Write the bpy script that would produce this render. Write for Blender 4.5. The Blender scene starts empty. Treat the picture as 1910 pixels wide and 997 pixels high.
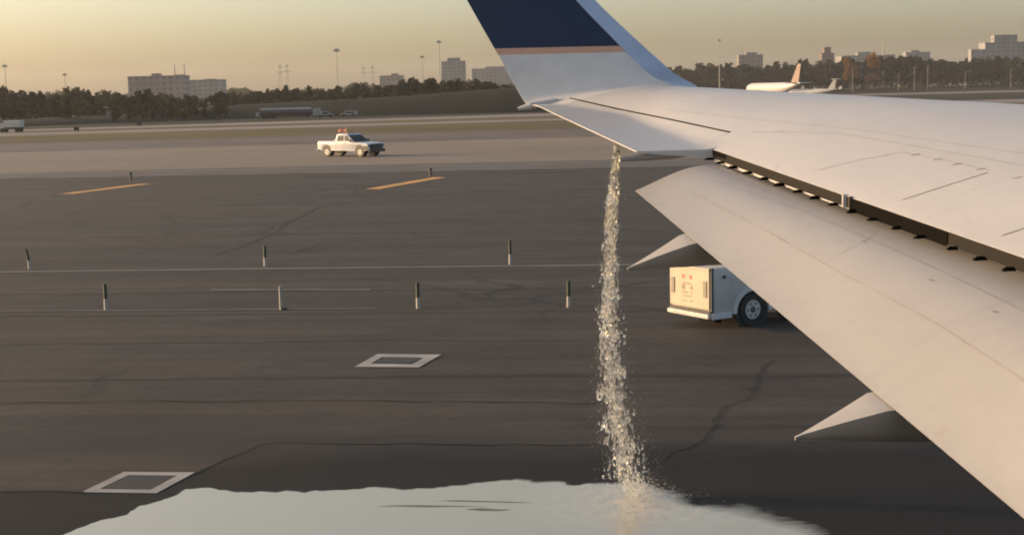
import bpy, bmesh, math, random
import numpy as np
from mathutils import Vector, Matrix
from mathutils.bvhtree import BVHTree

random.seed(7)
RNG = np.random.default_rng(7)
R = math.radians
scene = bpy.context.scene
col = scene.collection

# ------------------------------------------------------------------ camera
F_PX, EYE = 2650.0, 5.0
PITCH, ROLL = R(6.98), R(1.32)
fwd = Vector((0, math.cos(PITCH), -math.sin(PITCH)))
_r0 = Vector((1, 0, 0)); _u0 = Vector((0, math.sin(PITCH), math.cos(PITCH)))
right = _r0 * math.cos(ROLL) - _u0 * math.sin(ROLL)
up = _u0 * math.cos(ROLL) + _r0 * math.sin(ROLL)
CAM = Vector((0, 0, EYE))
cd = bpy.data.cameras.new('camera'); cam = bpy.data.objects.new('camera', cd); col.objects.link(cam)
cd.sensor_width = 36; cd.lens = 36 * F_PX / 1910; cd.clip_start = 0.2; cd.clip_end = 20000
cam.matrix_world = Matrix(((right.x, up.x, -fwd.x, 0), (right.y, up.y, -fwd.y, 0), (right.z, up.z, -fwd.z, EYE), (0, 0, 0, 1)))
scene.camera = cam

# ------------------------------------------------------------------ light
SUN_AZ, SUN_EL = 79.0, 10.0          # degrees to the left of the view axis (+Y), degrees up
az, el = R(SUN_AZ), R(SUN_EL)
to_sun = Vector((-math.sin(az) * math.cos(el), math.cos(az) * math.cos(el), math.sin(el)))
w = bpy.data.worlds.new('World'); scene.world = w; w.use_nodes = True
nt = w.node_tree
bg = nt.nodes['Background']
sky = nt.nodes.new('ShaderNodeTexSky'); sky.sky_type = 'NISHITA'; sky.sun_disc = False
sky.sun_elevation = el; sky.sun_rotation = -az
sky.altitude = 0; sky.air_density = 0.76; sky.dust_density = 3.6; sky.ozone_density = 0.2
nt.links.new(sky.outputs[0], bg.inputs[0]); bg.inputs[1].default_value = 0.15
sl = bpy.data.lights.new('sun', 'SUN'); so = bpy.data.objects.new('sun', sl); col.objects.link(so)
sl.energy = 2.0; sl.angle = R(0.6); sl.color = (1.0, 0.65, 0.40)
so.rotation_euler = to_sun.to_track_quat('Z', 'Y').to_euler()
so.location = (-60, 40, 60)
scene.view_settings.view_transform = 'Standard'; scene.view_settings.look = 'None'
scene.view_settings.exposure = 1.02; scene.view_settings.gamma = 1.0
scene.view_settings.use_curve_mapping = False
scene.cycles.use_denoising = True
scene.cycles.filter_width = 1.9
scene.cycles.max_bounces = 20; scene.cycles.transmission_bounces = 20; scene.cycles.diffuse_bounces = 4; scene.cycles.glossy_bounces = 8; scene.cycles.volume_bounces = 0
HAZE_DENSITY = 0.00011

# ------------------------------------------------------------------ picking helpers
def ray(px, py):
    return fwd + right * ((px - 955) / F_PX) + up * ((498.5 - py) / F_PX)
def at(px, py, Y):
    d = ray(px, py); return CAM + d * (Y / d.y)
def ground(px, py, z=0.0):
    d = ray(px, py); return CAM + d * ((z - EYE) / d.z)
def hit_plane(px, py, a, g):          # plane z = EYE + a + g*Y
    d = ray(px, py); t = a / (d.z - g * d.y); return CAM + d * t
def drop(px, Y, z=0.0):               # point over image column px at distance Y and height z
    d0 = ray(px, 170); d1 = ray(px, 400)
    lo, hi = -400.0, 1400.0
    for _ in range(50):
        m = (lo + hi) / 2
        p = at(px, m, Y)
        if p.z > z: lo = m
        else: hi = m
    return at(px, m, Y)

# ------------------------------------------------------------------ tagging
def tag(o, label=None, cat=None, group=None, kind=None):
    if label: o['label'] = label
    if cat: o['category'] = cat
    if group: o['group'] = group
    if kind: o['kind'] = kind
    return o
def empty(name, loc=(0, 0, 0), rz=0.0, label=None, cat=None, group=None):
    o = bpy.data.objects.new(name, None); col.objects.link(o)
    o.location = loc; o.rotation_euler = (0, 0, rz); o.empty_display_size = 0.3
    return tag(o, label, cat, group)
def copy_tree(o, parent=None):
    c = o.copy(); col.objects.link(c); c.parent = parent
    for ch in list(o.children): copy_tree(ch, c)
    return c

# ------------------------------------------------------------------ mesh builder
class MB:
    def __init__(s): s.v = []; s.f = []
    def add(s, verts, faces):
        b = len(s.v); s.v += [tuple(p) for p in verts]; s.f += [tuple(i + b for i in f) for f in faces]; return s
    def box(s, c, d, rz=0.0, tx=1.0, ty=1.0):
        x, y, z = d[0] / 2, d[1] / 2, d[2] / 2
        pts = []
        for k in (-1, 1):
            sx, sy = (tx, ty) if k > 0 else (1, 1)
            for a, b in ((-1, -1), (1, -1), (1, 1), (-1, 1)):
                pts.append(Vector((a * x * sx, b * y * sy, k * z)))
        m = Matrix.Rotation(rz, 3, 'Z'); c = Vector(c)
        return s.add([m @ p + c for p in pts], [(3, 2, 1, 0), (4, 5, 6, 7), (0, 1, 5, 4), (1, 2, 6, 5), (2, 3, 7, 6), (3, 0, 4, 7)])
    def cyl(s, p0, p1, r0, r1=None, n=12, caps=True):
        r1 = r0 if r1 is None else r1
        p0, p1 = Vector(p0), Vector(p1); d = (p1 - p0).normalized()
        q = d.to_track_quat('Z', 'Y')
        pts = []
        for p, r in ((p0, r0), (p1, r1)):
            for i in range(n):
                a = 2 * math.pi * i / n
                pts.append(p + q @ Vector((r * math.cos(a), r * math.sin(a), 0)))
        fs = [(i, (i + 1) % n, n + (i + 1) % n, n + i) for i in range(n)]
        if caps: fs += [tuple(range(n - 1, -1, -1)), tuple(range(n, 2 * n))]
        return s.add(pts, fs)
    def rings(s, rings, close=True, cap0=True, cap1=True):
        n = len(rings[0]); pts = [p for r in rings for p in r]; fs = []
        for k in range(len(rings) - 1):
            for i in range(n if close else n - 1):
                j = (i + 1) % n
                fs.append((k * n + i, k * n + j, (k + 1) * n + j, (k + 1) * n + i))
        if cap0: fs.append(tuple(range(n - 1, -1, -1)))
        if cap1: fs.append(tuple(range((len(rings) - 1) * n, len(rings) * n)))
        return s.add(pts, fs)
    def prism(s, prof, y0, y1):       # profile in x,z extruded along y
        n = len(prof)
        pts = [(x, y0, z) for x, z in prof] + [(x, y1, z) for x, z in prof]
        fs = [(i, (i + 1) % n, n + (i + 1) % n, n + i) for i in range(n)]
        fs += [tuple(range(n - 1, -1, -1)), tuple(range(n, 2 * n))]
        return s.add(pts, fs)
    def build(s, name, m, parent=None, smooth=None, bevel=0.0):
        me = bpy.data.meshes.new(name); me.from_pydata(s.v, [], s.f); me.update()
        bm = bmesh.new(); bm.from_mesh(me)
        bmesh.ops.recalc_face_normals(bm, faces=bm.faces)
        if bevel:
            es = [e for e in bm.edges if len(e.link_faces) == 2 and e.calc_face_angle(0) > 0.6]
            bmesh.ops.bevel(bm, geom=es, offset=bevel, segments=2, affect='EDGES', profile=0.5)
        bm.to_mesh(me); bm.free()
        if smooth is not None:
            me.shade_smooth(); me.set_sharp_from_angle(angle=R(smooth))
        if m: me.materials.append(m)
        o = bpy.data.objects.new(name, me); col.objects.link(o)
        if parent: o.parent = parent
        return o

def np_mesh(name, verts, faces, m, parent=None, smooth=False):
    me = bpy.data.meshes.new(name)
    nv, nf, k = len(verts), len(faces), faces.shape[1]
    me.vertices.add(nv); me.vertices.foreach_set('co', np.asarray(verts, dtype=np.float32).ravel())
    me.loops.add(nf * k); me.loops.foreach_set('vertex_index', np.asarray(faces, dtype=np.int32).ravel())
    me.polygons.add(nf); me.polygons.foreach_set('loop_start', np.arange(0, nf * k, k, dtype=np.int32))
    me.update(calc_edges=True); me.validate()
    if smooth: me.shade_smooth()
    if m: me.materials.append(m)
    o = bpy.data.objects.new(name, me); col.objects.link(o)
    if parent: o.parent = parent
    return o

# ------------------------------------------------------------------ materials
class NT:
    def __init__(s, name):
        s.m = bpy.data.materials.new(name); s.m.use_nodes = True; s.t = s.m.node_tree
        s.b = s.t.nodes['Principled BSDF']
        s.pos = None
    def n(s, typ, **kw):
        x = s.t.nodes.new(typ)
        for k, v in kw.items(): setattr(x, k, v)
        return x
    def l(s, a, b): s.t.links.new(a, b)
    def math(s, op, a, b=None, c=None, clamp=False):
        x = s.n('ShaderNodeMath', operation=op, use_clamp=clamp)
        for i, v in enumerate((a, b, c)):
            if v is None: continue
            if isinstance(v, (int, float)): x.inputs[i].default_value = v
            else: s.l(v, x.inputs[i])
        return x.outputs[0]
    def geo(s):
        if s.pos is None: s.pos = s.n('ShaderNodeNewGeometry').outputs['Position']
        return s.pos
    def obj(s): return s.n('ShaderNodeTexCoord').outputs['Object']
    def mapping(s, vec, scale=(1, 1, 1), rot=(0, 0, 0), loc=(0, 0, 0)):
        x = s.n('ShaderNodeMapping'); s.l(vec, x.inputs[0])
        x.inputs['Scale'].default_value = scale; x.inputs['Rotation'].default_value = rot; x.inputs['Location'].default_value = loc
        return x.outputs[0]
    def noise(s, vec, scale, detail=3, rough=0.55, dist=0.0):
        x = s.n('ShaderNodeTexNoise'); s.l(vec, x.inputs['Vector'])
        x.inputs['Scale'].default_value = scale; x.inputs['Detail'].default_value = detail
        x.inputs['Roughness'].default_value = rough; x.inputs['Distortion'].default_value = dist
        return x.outputs['Fac']
    def remap(s, v, a, b, c, d):
        x = s.n('ShaderNodeMapRange'); x.clamp = True
        s.l(v, x.inputs[0])
        for i, k in enumerate((a, b, c, d)): x.inputs[i + 1].default_value = k
        return x.outputs[0]
    def mix(s, fac, a, b, blend='MIX'):
        x = s.n('ShaderNodeMix', data_type='RGBA', blend_type=blend)
        for i, v in ((0, fac), (6, a), (7, b)):
            if isinstance(v, (int, float)): x.inputs[i].default_value = v
            elif isinstance(v, tuple): x.inputs[i].default_value = (*v, 1)
            else: s.l(v, x.inputs[i])
        return x.outputs[2]
    def scale(s, colr, f):
        x = s.n('ShaderNodeVectorMath', operation='SCALE')
        if isinstance(colr, tuple): x.inputs[0].default_value = colr
        else: s.l(colr, x.inputs[0])
        if isinstance(f, (int, float)): x.inputs['Scale'].default_value = f
        else: s.l(f, x.inputs['Scale'])
        return x.outputs[0]
    def bump(s, h, strength=0.3, dist=0.02):
        x = s.n('ShaderNodeBump'); x.inputs['Strength'].default_value = strength; x.inputs['Distance'].default_value = dist
        s.l(h, x.inputs['Height']); s.l(x.outputs[0], s.b.inputs['Normal'])
    def set(s, **kw):
        for k, v in kw.items():
            i = s.b.inputs[k.replace('_', ' ')]
            if isinstance(v, (int, float)): i.default_value = v
            elif isinstance(v, tuple): i.default_value = (*v, 1) if len(v) == 3 else v
            else: s.l(v, i)
        return s

def plain(name, c, rough=0.5, metal=0.0, var=0.15, scale=3.0, spec=0.5, bump=0.0):
    k = NT(name); n = k.noise(k.obj(), scale, 4)
    k.set(Base_Color=k.scale(c, k.remap(n, 0.25, 0.75, 1 - var, 1 + var)), Roughness=k.remap(n, 0.2, 0.8, rough * 0.85, min(1, rough * 1.15)), Metallic=metal)
    k.b.inputs['Specular IOR Level'].default_value = spec
    if bump: k.bump(n, bump, 0.02)
    return k.m

PSI = R(-5.0)   # pavement direction
def pavement(name, base, lane=3.8, joint=0.6, crack=0.7, streak=0.32, rough=0.85, tint=(1, 1, 1), spec=0.3):
    k = NT(name); p = k.geo()
    q = k.mapping(p, rot=(0, 0, -PSI))
    sep = k.n('ShaderNodeSeparateXYZ'); k.l(q, sep.inputs[0])
    big = k.noise(q, 0.045, 4)
    st = k.noise(k.mapping(q, scale=(0.012, 0.42, 1)), 1.0, 5, 0.65)
    st2 = k.noise(k.mapping(q, scale=(0.05, 1.6, 1), loc=(7, 3, 0)), 1.0, 4, 0.6)
    fine = k.noise(k.mapping(q, scale=(.7, 1, 1)), 6.0, 7, 0.78)
    f = k.math('MULTIPLY', k.remap(big, 0.3, 0.7, 0.88, 1.12), k.remap(st, 0.33, 0.67, 1 - streak, 1 + streak))
    f = k.math('MULTIPLY', f, k.remap(st2, 0.33, 0.67, 1 - streak * .6, 1 + streak * .6))
    f = k.math('MULTIPLY', f, k.remap(fine, 0.3, 0.7, 0.82, 1.18))
    mott = k.noise(k.mapping(q, scale=(.6, 1, 1), loc=(11, 5, 0)), 0.55, 6, 0.72)
    f = k.math('MULTIPLY', f, k.remap(mott, 0.36, 0.64, 1 - streak * .7, 1 + streak * .7))
    spot = k.remap(k.noise(k.mapping(q, scale=(.5, 1, 1), loc=(31, 2, 0)), 0.8, 4, 0.6), 0.66, 0.74, 1.0, 1 - streak)
    f = k.math('MULTIPLY', f, spot)
    # longitudinal joints, wandering a little and worn away in places
    wob = k.math('MULTIPLY', k.math('SUBTRACT', k.noise(q, 0.12, 5, 0.7), 0.5), 1.3)
    y = k.math('ADD', sep.outputs[1], wob)
    fr = k.math('ABSOLUTE', k.math('SUBTRACT', k.math('FRACT', k.math('DIVIDE', y, lane)), 0.5))
    jl = k.remap(fr, 0.015, 0.045, 1.0, 0.0)
    mask = k.remap(k.noise(k.mapping(q, scale=(0.03, 0.2, 1), loc=(3, 9, 0)), 1.0, 3), 0.38, 0.55, 0.0, 1.0)
    f = k.math('MULTIPLY', f, k.math('SUBTRACT', 1.0, k.math('MULTIPLY', k.math('MULTIPLY', jl, mask), joint)))
    # wandering cracks
    wn = k.n('ShaderNodeTexNoise'); k.l(q, wn.inputs['Vector']); wn.inputs['Scale'].default_value = 0.35; wn.inputs['Detail'].default_value = 5
    off = k.n('ShaderNodeVectorMath', operation='MULTIPLY_ADD'); k.l(wn.outputs['Color'], off.inputs[0]); off.inputs[1].default_value = (3.5, 3.5, 0); k.l(q, off.inputs[2])
    vo = k.n('ShaderNodeTexVoronoi', feature='DISTANCE_TO_EDGE'); k.l(off.outputs[0], vo.inputs['Vector']); vo.inputs['Scale'].default_value = 0.085
    cr = k.remap(vo.outputs['Distance'], 0.003, 0.009, 1.0, 0.0)
    cm = k.remap(k.noise(q, 0.05, 3), 0.48, 0.58, 0.0, 1.0)
    f = k.math('MULTIPLY', f, k.math('SUBTRACT', 1.0, k.math('MULTIPLY', k.math('MULTIPLY', cr, cm), crack)))
    # warm / cool drift
    c = k.mix(k.noise(q, 0.2, 3), tuple(b * t for b, t in zip(base, (1.04, 1.0, 0.94))), tuple(b * t for b, t in zip(base, (0.99, 0.98, 1.05))))
    k.set(Base_Color=k.scale(c, f), Roughness=k.remap(st, 0.3, 0.7, rough - 0.08, min(1, rough + 0.06)))
    k.b.inputs['Specular IOR Level'].default_value = spec
    k.bump(fine, 0.25, 0.01)
    return k.m

def grass_mat(name, c0, c1, scale=0.25):
    k = NT(name); p = k.geo()
    a = k.noise(k.mapping(p, scale=(0.25, 1, 1)), scale, 5, 0.65); b = k.noise(p, 3.0, 4, 0.7)
    c = k.mix(k.remap(a, 0.35, 0.65, 0, 1), c0, c1)
    k.set(Base_Color=k.scale(c, k.remap(b, 0.2, 0.8, 0.7, 1.3)), Roughness=0.95); k.b.inputs['Specular IOR Level'].default_value = 0.15
    k.bump(b, 0.6, 0.1)
    return k.m

def leaf_mat(name, c0, c1):
    k = NT(name)
    oi = k.n('ShaderNodeObjectInfo').outputs['Random']
    n = k.noise(k.geo(), 0.45, 3)
    c = k.mix(k.remap(n, 0.35, 0.65, 0, 1), c0, c1)
    k.set(Base_Color=k.scale(c, k.remap(oi, 0, 1, 0.7, 1.3)), Roughness=0.8)
    k.b.inputs['Specular IOR Level'].default_value = 0.2
    # thin leaves let a little light through
    tr = k.n('ShaderNodeBsdfTranslucent'); k.l(k.scale(c, 1.2), tr.inputs[0])
    mx = k.n('ShaderNodeMixShader'); mx.inputs[0].default_value = 0.3
    out = k.t.nodes['Material Output']
    k.l(k.b.outputs[0], mx.inputs[1]); k.l(tr.outputs[0], mx.inputs[2]); k.l(mx.outputs[0], out.inputs[0])
    return k.m

def wing_paint(name, c, rough=0.38):
    k = NT(name); p = k.geo()
    a = k.noise(k.mapping(p, scale=(1.2, 0.35, 1)), 1.0, 5, 0.65)
    b = k.noise(p, 9.0, 4, 0.7)
    sp = k.noise(p, 4.2, 2)
    f = k.math('MULTIPLY', k.remap(a, 0.3, 0.7, 0.91, 1.05), k.remap(b, 0.2, 0.8, 0.96, 1.03))
    sk = k.noise(k.mapping(p, scale=(0.35, 5.0, 0.35)), 1.3, 5, 0.7)
    f = k.math('MULTIPLY', f, k.remap(sk, 0.55, 0.80, 1.0, 0.92))
    dirt = k.remap(sp, 0.70, 0.76, 0.0, 0.22)
    cc = k.mix(dirt, k.scale(c, f), (0.25, 0.20, 0.13))
    k.set(Base_Color=cc, Roughness=k.remap(a, 0.3, 0.7, rough - 0.05, rough + 0.1))
    k.b.inputs['Specular IOR Level'].default_value = 0.4
    return k.m

M = {}
M['asphalt'] = pavement('apron_asphalt', (0.0405, 0.0345, 0.0272))
M['patch'] = pavement('soaked_asphalt', (0.0405, 0.0345, 0.0272))
def soak(m, y_far, y_near, k_far, k_near):
    """liquid soaking into the surface: darker towards the puddle, with a ragged blotchy front"""
    k = NT.__new__(NT); k.m = m; k.t = m.node_tree; k.b = k.t.nodes['Principled BSDF']; k.pos = None
    link = k.b.inputs['Base Color'].links[0]; src = link.from_socket
    sep = k.n('ShaderNodeSeparateXYZ'); k.l(k.geo(), sep.inputs[0])
    y = k.math('ADD', sep.outputs[1], k.math('MULTIPLY', k.math('SUBTRACT', k.noise(k.mapping(k.geo(), scale=(.5, 1, 1)), .9, 5, .65), 0.5), 1.7))
    k.l(k.scale(src, k.remap(y, y_near, y_far, k_near, k_far)), k.b.inputs['Base Color'])
soak(M['patch'], 20.3, 19.0, 1.0, 0.15)
M['shoulder'] = pavement('shoulder_asphalt', (0.105, 0.095, 0.085), lane=5, joint=0.3, crack=0.3)
M['concrete'] = pavement('taxiway_concrete', (0.195,0.160,0.122), lane=7.5, joint=0.08, crack=0.1, streak=0.07, rough=0.9)
M['far_strip'] = pavement('far_shoulder', (0.115, 0.095, 0.080), lane=6, joint=0.2, crack=0.2)
M['road'] = pavement('service_road_surface', (0.22, 0.185, 0.165), lane=6, joint=0.2, crack=0.1, streak=0.15)
M['grass'] = grass_mat('dry_grass', (0.15, 0.118, 0.052), (0.085, 0.074, 0.042), 0.05)
M['field'] = grass_mat('field_grass', (0.030, 0.032, 0.018), (0.050, 0.043, 0.026), 0.03)
M['bank'] = grass_mat('bank_grass', (0.016, 0.021, 0.015), (0.024, 0.027, 0.020), 0.10)
M['line_white'] = plain('worn_white_paint', (0.30, 0.275, 0.25), 0.7, var=0.35, scale=1.2)
M['line_faint'] = plain('faded_white_paint', (0.17, 0.155, 0.145), 0.8, var=0.4, scale=0.8)
M['line_yellow'] = plain('yellow_paint', (0.55, 0.27, 0.06), 0.7, var=0.3, scale=0.6)
M['wing'] = wing_paint('wing_white_grey_paint', (0.44,0.43,0.425))
M['flap'] = wing_paint('flap_paint', (0.325,0.315,0.31), 0.42)
M['under'] = wing_paint('grey_and_shade_paint', (0.24, 0.225, 0.21), 0.45)  # underside grey, also carries painted shade on the fairing sides
M['cove'] = plain('cove_shade_paint', (0.020, 0.018, 0.0155), 0.8, var=0.2, scale=2, spec=0.1)  # darkened so the colour itself holds the shade below the spoiler edge
M['shade_black'] = plain('shade_black', (0.005, 0.0042, 0.0035), 0.9, spec=0.05)  # near-black colour stands in for shade along the cove
M['crack'] = plain('sealed_crack', (0.009, 0.008, 0.007), 0.9, var=0.4, scale=0.8)
M['high_spot'] = plain('wet_high_spot', (0.15, 0.13, 0.10), 0.5, var=0.3, scale=2)
M['seam'] = plain('panel_seam', (0.22, 0.20, 0.18), 0.7, var=0.3, scale=5)
M['seam_light'] = plain('panel_seam_light', (0.30, 0.283, 0.265), 0.7, var=0.25, scale=5)
M['metal_le'] = plain('bare_metal_leading_edge', (0.55, 0.58, 0.64), 0.32, 0.75, var=0.06)
M['white'] = plain('white_vehicle_paint', (0.52, 0.525, 0.53), 0.35, var=0.06)
M['white_dirty'] = plain('dull_white_paint', (0.44, 0.43, 0.41), 0.45, var=0.12)
M['tyre'] = plain('tyre_rubber', (0.022, 0.021, 0.020), 0.8)
M['panel'] = plain('sunlit_panel_paint', (0.42, 0.345, 0.265), 0.45, var=0.08)  # white panel with the warm sunlight mixed into its colour
M['rim'] = plain('steel_rim', (0.45, 0.45, 0.44), 0.4, 0.3)
M['glass'] = plain('dark_vehicle_glass', (0.018, 0.019, 0.020), 0.3, var=0.05, spec=0.2)
M['black'] = plain('black_plastic', (0.02, 0.02, 0.02), 0.5)
M['dark'] = plain('dark_metal', (0.06, 0.06, 0.058), 0.5)
M['grey'] = plain('grey_metal', (0.25, 0.25, 0.25), 0.5)
M['pole'] = plain('galvanised_pole', (0.30, 0.29, 0.28), 0.5, 0.3)
M['amber'] = plain('amber_lens', (0.32, 0.075, 0.045), 0.4)
M['flag'] = plain('orange_flag_cloth', (0.36, 0.12, 0.08), 0.8)
M['red'] = plain('red_lettering', (0.45, 0.10, 0.06), 0.6)
M['ink'] = plain('grey_lettering', (0.20, 0.18, 0.15), 0.6)
M['marker_green'] = plain('marker_sleeve', (0.022, 0.040, 0.022), 0.6)
M['marker_white'] = plain('marker_base_white', (0.32, 0.305, 0.28), 0.6)
M['build_pink'] = plain('building_pinkish_render', (0.15, 0.125, 0.115), 0.8, var=0.2, scale=0.2)
M['build_grey'] = plain('building_grey', (0.14, 0.14, 0.145), 0.8, var=0.2, scale=0.2)
M['build_brown'] = plain('building_brown_brick', (0.12, 0.08, 0.062), 0.8, var=0.2, scale=0.2)
def facade(name, c, var=0.2):
    k = NT(name); o = k.obj(); sep = k.n('ShaderNodeSeparateXYZ'); k.l(o, sep.inputs[0])
    def cell(v, size, lo, hi):
        f = k.math('FRACT', k.math('DIVIDE', v, size)); return k.math('MULTIPLY', k.math('GREATER_THAN', f, lo), k.math('LESS_THAN', f, hi))
    win = k.math('MULTIPLY', cell(k.math('ADD', sep.outputs[0], 500), 4.2, .3, .78), cell(sep.outputs[2], 3.5, .38, .82))
    n = k.noise(k.mapping(o, scale=(1, 1, .3)), 0.12, 3)
    k.set(Base_Color=k.scale(k.mix(k.math('MULTIPLY', win, .45), c, (0.05, 0.055, 0.06)), k.remap(n, .3, .7, 1 - var, 1 + var)), Roughness=0.75)
    return k.m
M['build_pink'] = facade('building_pinkish_facade', (0.23, 0.195, 0.175)); M['build_grey'] = facade('building_grey_facade', (0.22, 0.217, 0.213)); M['build_brown'] = facade('building_brick_facade', (0.17, 0.115, 0.09))
M['window'] = plain('far_window', (0.08, 0.09, 0.10), 0.3)
M['trunk'] = plain('bark', (0.07, 0.055, 0.04), 0.9, var=0.3)
M['leaf_dark'] = leaf_mat('leaf_dark', (0.010, 0.016, 0.009), (0.019, 0.025, 0.013))
M['leaf_mid'] = leaf_mat('leaf_mid', (0.016, 0.024, 0.012), (0.030, 0.036, 0.018))
M['leaf_olive'] = leaf_mat('leaf_olive', (0.028, 0.034, 0.017), (0.046, 0.047, 0.024))
M['leaf_orange'] = leaf_mat('leaf_orange', (0.15, 0.070, 0.018), (0.20, 0.10, 0.028))
M['plane_white'] = plain('airliner_white', (0.52, 0.50, 0.47), 0.35, var=0.04)
M['fin_brown'] = plain('fin_livery', (0.17, 0.105, 0.085), 0.4, var=0.1)

def winglet_paint():
    k = NT('winglet_livery'); sep = k.n('ShaderNodeSeparateXYZ'); k.l(k.geo(), sep.inputs[0])
    z = sep.outputs[2]
    n = k.noise(k.geo(), 5.0, 4)
    lo = 5.475; hi = 5.555
    a = k.math('GREATER_THAN', z, lo); b = k.math('GREATER_THAN', z, hi)
    c = k.mix(a, (0.55, 0.535, 0.52), (0.52, 0.30, 0.20)); c = k.mix(b, c, (0.012, 0.018, 0.045))
    k.set(Base_Color=k.scale(c, k.remap(n, 0.3, 0.7, 0.94, 1.05)), Roughness=0.32)
    return k.m
M['winglet'] = winglet_paint()

def fuel_mat():
    k = NT('fuel_liquid'); n = k.noise(k.geo(), 11.0, 3)
    k.set(Base_Color=(1.0, 0.985, 0.95), Roughness=k.remap(n, 0.3, 0.7, 0.06, 0.18), IOR=1.36)
    k.b.inputs['Transmission Weight'].default_value = 0.97
    return k.m
M['fuel'] = fuel_mat()
def mist_mat():
    k = NT('fuel_spray'); k.set(Base_Color=(0.95, 0.92, 0.86), Roughness=0.25, IOR=1.36); k.b.inputs['Transmission Weight'].default_value = 0.8
    return k.m
M['mist'] = mist_mat()
def puddle_mat():
    k = NT('fuel_puddle_surface'); p = k.geo()
    a = k.noise(k.mapping(p, rot=(0, 0, R(6)), scale=(0.30, 1.5, 1)), 1.6, 4, 0.6, 0.6)
    b = k.noise(k.mapping(p, scale=(1, 2.0, 1)), 6.0, 3)
    st = k.noise(k.mapping(p, scale=(0.30, 2.4, 1), loc=(2.1, 0.4, 0)), 1.3, 4, 0.6)
    # rings running out from where the stream lands
    c = ground(1188, 938)
    dv = k.n('ShaderNodeVectorMath', operation='DISTANCE'); k.l(p, dv.inputs[0]); dv.inputs[1].default_value = (c.x, c.y, 0.024)
    wob = k.math('MULTIPLY', k.noise(p, 3.0, 3), 5.0)
    rg_ = k.math('SINE', k.math('ADD', k.math('MULTIPLY', dv.outputs['Value'], 26.0), wob))
    rg_ = k.math('MULTIPLY', rg_, k.remap(dv.outputs['Value'], 0.1, 2.2, 0.17, 0.0))
    h = k.math('ADD', k.math('ADD', a, k.math('MULTIPLY', b, 0.25)), rg_)
    # froth thins out away from the stream
    fr = k.math('MULTIPLY', k.remap(dv.outputs['Value'], 0.15, 1.6, 0.9, 0.0), k.remap(k.noise(p, 5.0, 5, 0.7), 0.35, 0.6, 0.25, 1.0))
    k.set(Base_Color=k.mix(fr, (0.33, 0.285, 0.20), (0.52, 0.49, 0.43)), Roughness=k.math('MAXIMUM', k.remap(st, 0.45, 0.7, 0.02, 0.14), k.math('MULTIPLY', fr, 0.6)), IOR=4.6)
    k.b.inputs['Specular Tint'].default_value = (1.0, 0.94, 0.80, 1)
    k.bump(h, 0.13, 0.03)
    at_ = k.n('ShaderNodeAttribute'); at_.attribute_name = 'film'
    cover = k.math('ADD', at_.outputs['Fac'], k.math('MULTIPLY', k.math('SUBTRACT', k.noise(k.mapping(p, scale=(.6, 1.4, 1)), 7.0, 5, .7), .5), k.math('MULTIPLY', k.math('SUBTRACT', 1.0, at_.outputs['Fac']), 1.6)))
    k.l(k.remap(cover, 0.12, 0.95, 0.0, 1.0), k.b.inputs['Alpha'])
    return k.m
M['puddle'] = puddle_mat()

# ------------------------------------------------------------------ ground sheets
def sheet(name, pts, z, m, kind='structure', sub=0):
    b = MB(); b.add([(p[0], p[1], z) for p in pts], [tuple(range(len(pts)))])
    o = b.build(name, m); 
    if kind: o['kind'] = kind
    return o
FAR = 4200.0
sheet('ground', [(-FAR, -60), (FAR, -60), (FAR, FAR), (-FAR, FAR)], 0.0, M['field'])
def edge_line(ya, yb, x0, x1):
    """pavement edge through two image points, carried on straight and parallel outside the view"""
    a, b = ground(0, ya), ground(1000, yb); d = (b - a) / (b.x - a.x)
    k0, k1 = -130.0, 130.0
    p0, p1 = a + d * (k0 - a.x), a + d * (k1 - a.x)
    return [Vector((x0, p0.y, 0)), p0, p1, Vector((x1, p1.y, 0))]
def band(name, near, far_, z, m, x0=-420, x1=520):
    return sheet(name, edge_line(*near, x0, x1) + edge_line(*far_, x0, x1)[::-1], z, m)
L1, L2, L3, L4, L5 = (243, 212), (254, 226), (268, 242), (285, 258), (323, 301)
sheet('apron', [(-420, -60), (520, -60)] + edge_line(*L5, -420, 520)[::-1], 0.004, M['asphalt'])
band('taxiway', L5, L4, 0.008, M['concrete'])
band('pavement_shoulder', (334, 316), L5, 0.012, M['shoulder'])
band('far_shoulder', L4, L3, 0.008, M['far_strip'])
band('grass_strip', L3, L2, 0.008, M['grass'])
band('service_road', L2, L1, 0.008, M['road'])
band('dry_grass_verge', (249, 222), (246, 217), 0.012, M['grass'])
sheet('runway', [(150, 700), (900, 700), (900, 860), (150, 800)], 0.006, M['road'])
G = lambda *ps: [ground(*p) for p in ps]
sheet('asphalt_patch', G((490, 826), (900, 828), (1240, 826), (1560, 822), (2100, 816), (2100, 1500), (-200, 1500), (-200, 922), (0, 917), (155, 919), (290, 921), (360, 884)), 0.008, M['patch'])

def ribbon(name, px, wdt, z, m, jitter=0.0, taper=False):
    pts = [ground(*p) for p in px]
    P = []
    for a, b in zip(pts[:-1], pts[1:]):
        n = max(1, int((b - a).length / 0.35)) if jitter else 1
        for i in range(n): P.append(a.lerp(b, i / n) + Vector((random.uniform(-1, 1) * jitter, random.uniform(-1, 1) * jitter, 0)))
    P.append(pts[-1])
    L, Rr = [], []
    for i, p in enumerate(P):
        d = (P[min(i + 1, len(P) - 1)] - P[max(i - 1, 0)]).normalized(); nn = Vector((-d.y, d.x, 0))
        ww = wdt * (random.uniform(0.4, 1.2) if jitter else 1) * (max(.05, math.sin(math.pi * i / (len(P) - 1))) if taper else 1)
        L.append(p + nn * ww / 2); Rr.append(p - nn * ww / 2)
    b = MB(); n = len(P)
    b.add([(q.x, q.y, z) for q in L + Rr], [(i, i + 1, n + i + 1, n + i) for i in range(n - 1)])
    return tag(b.build(name, m), kind='structure')
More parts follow.
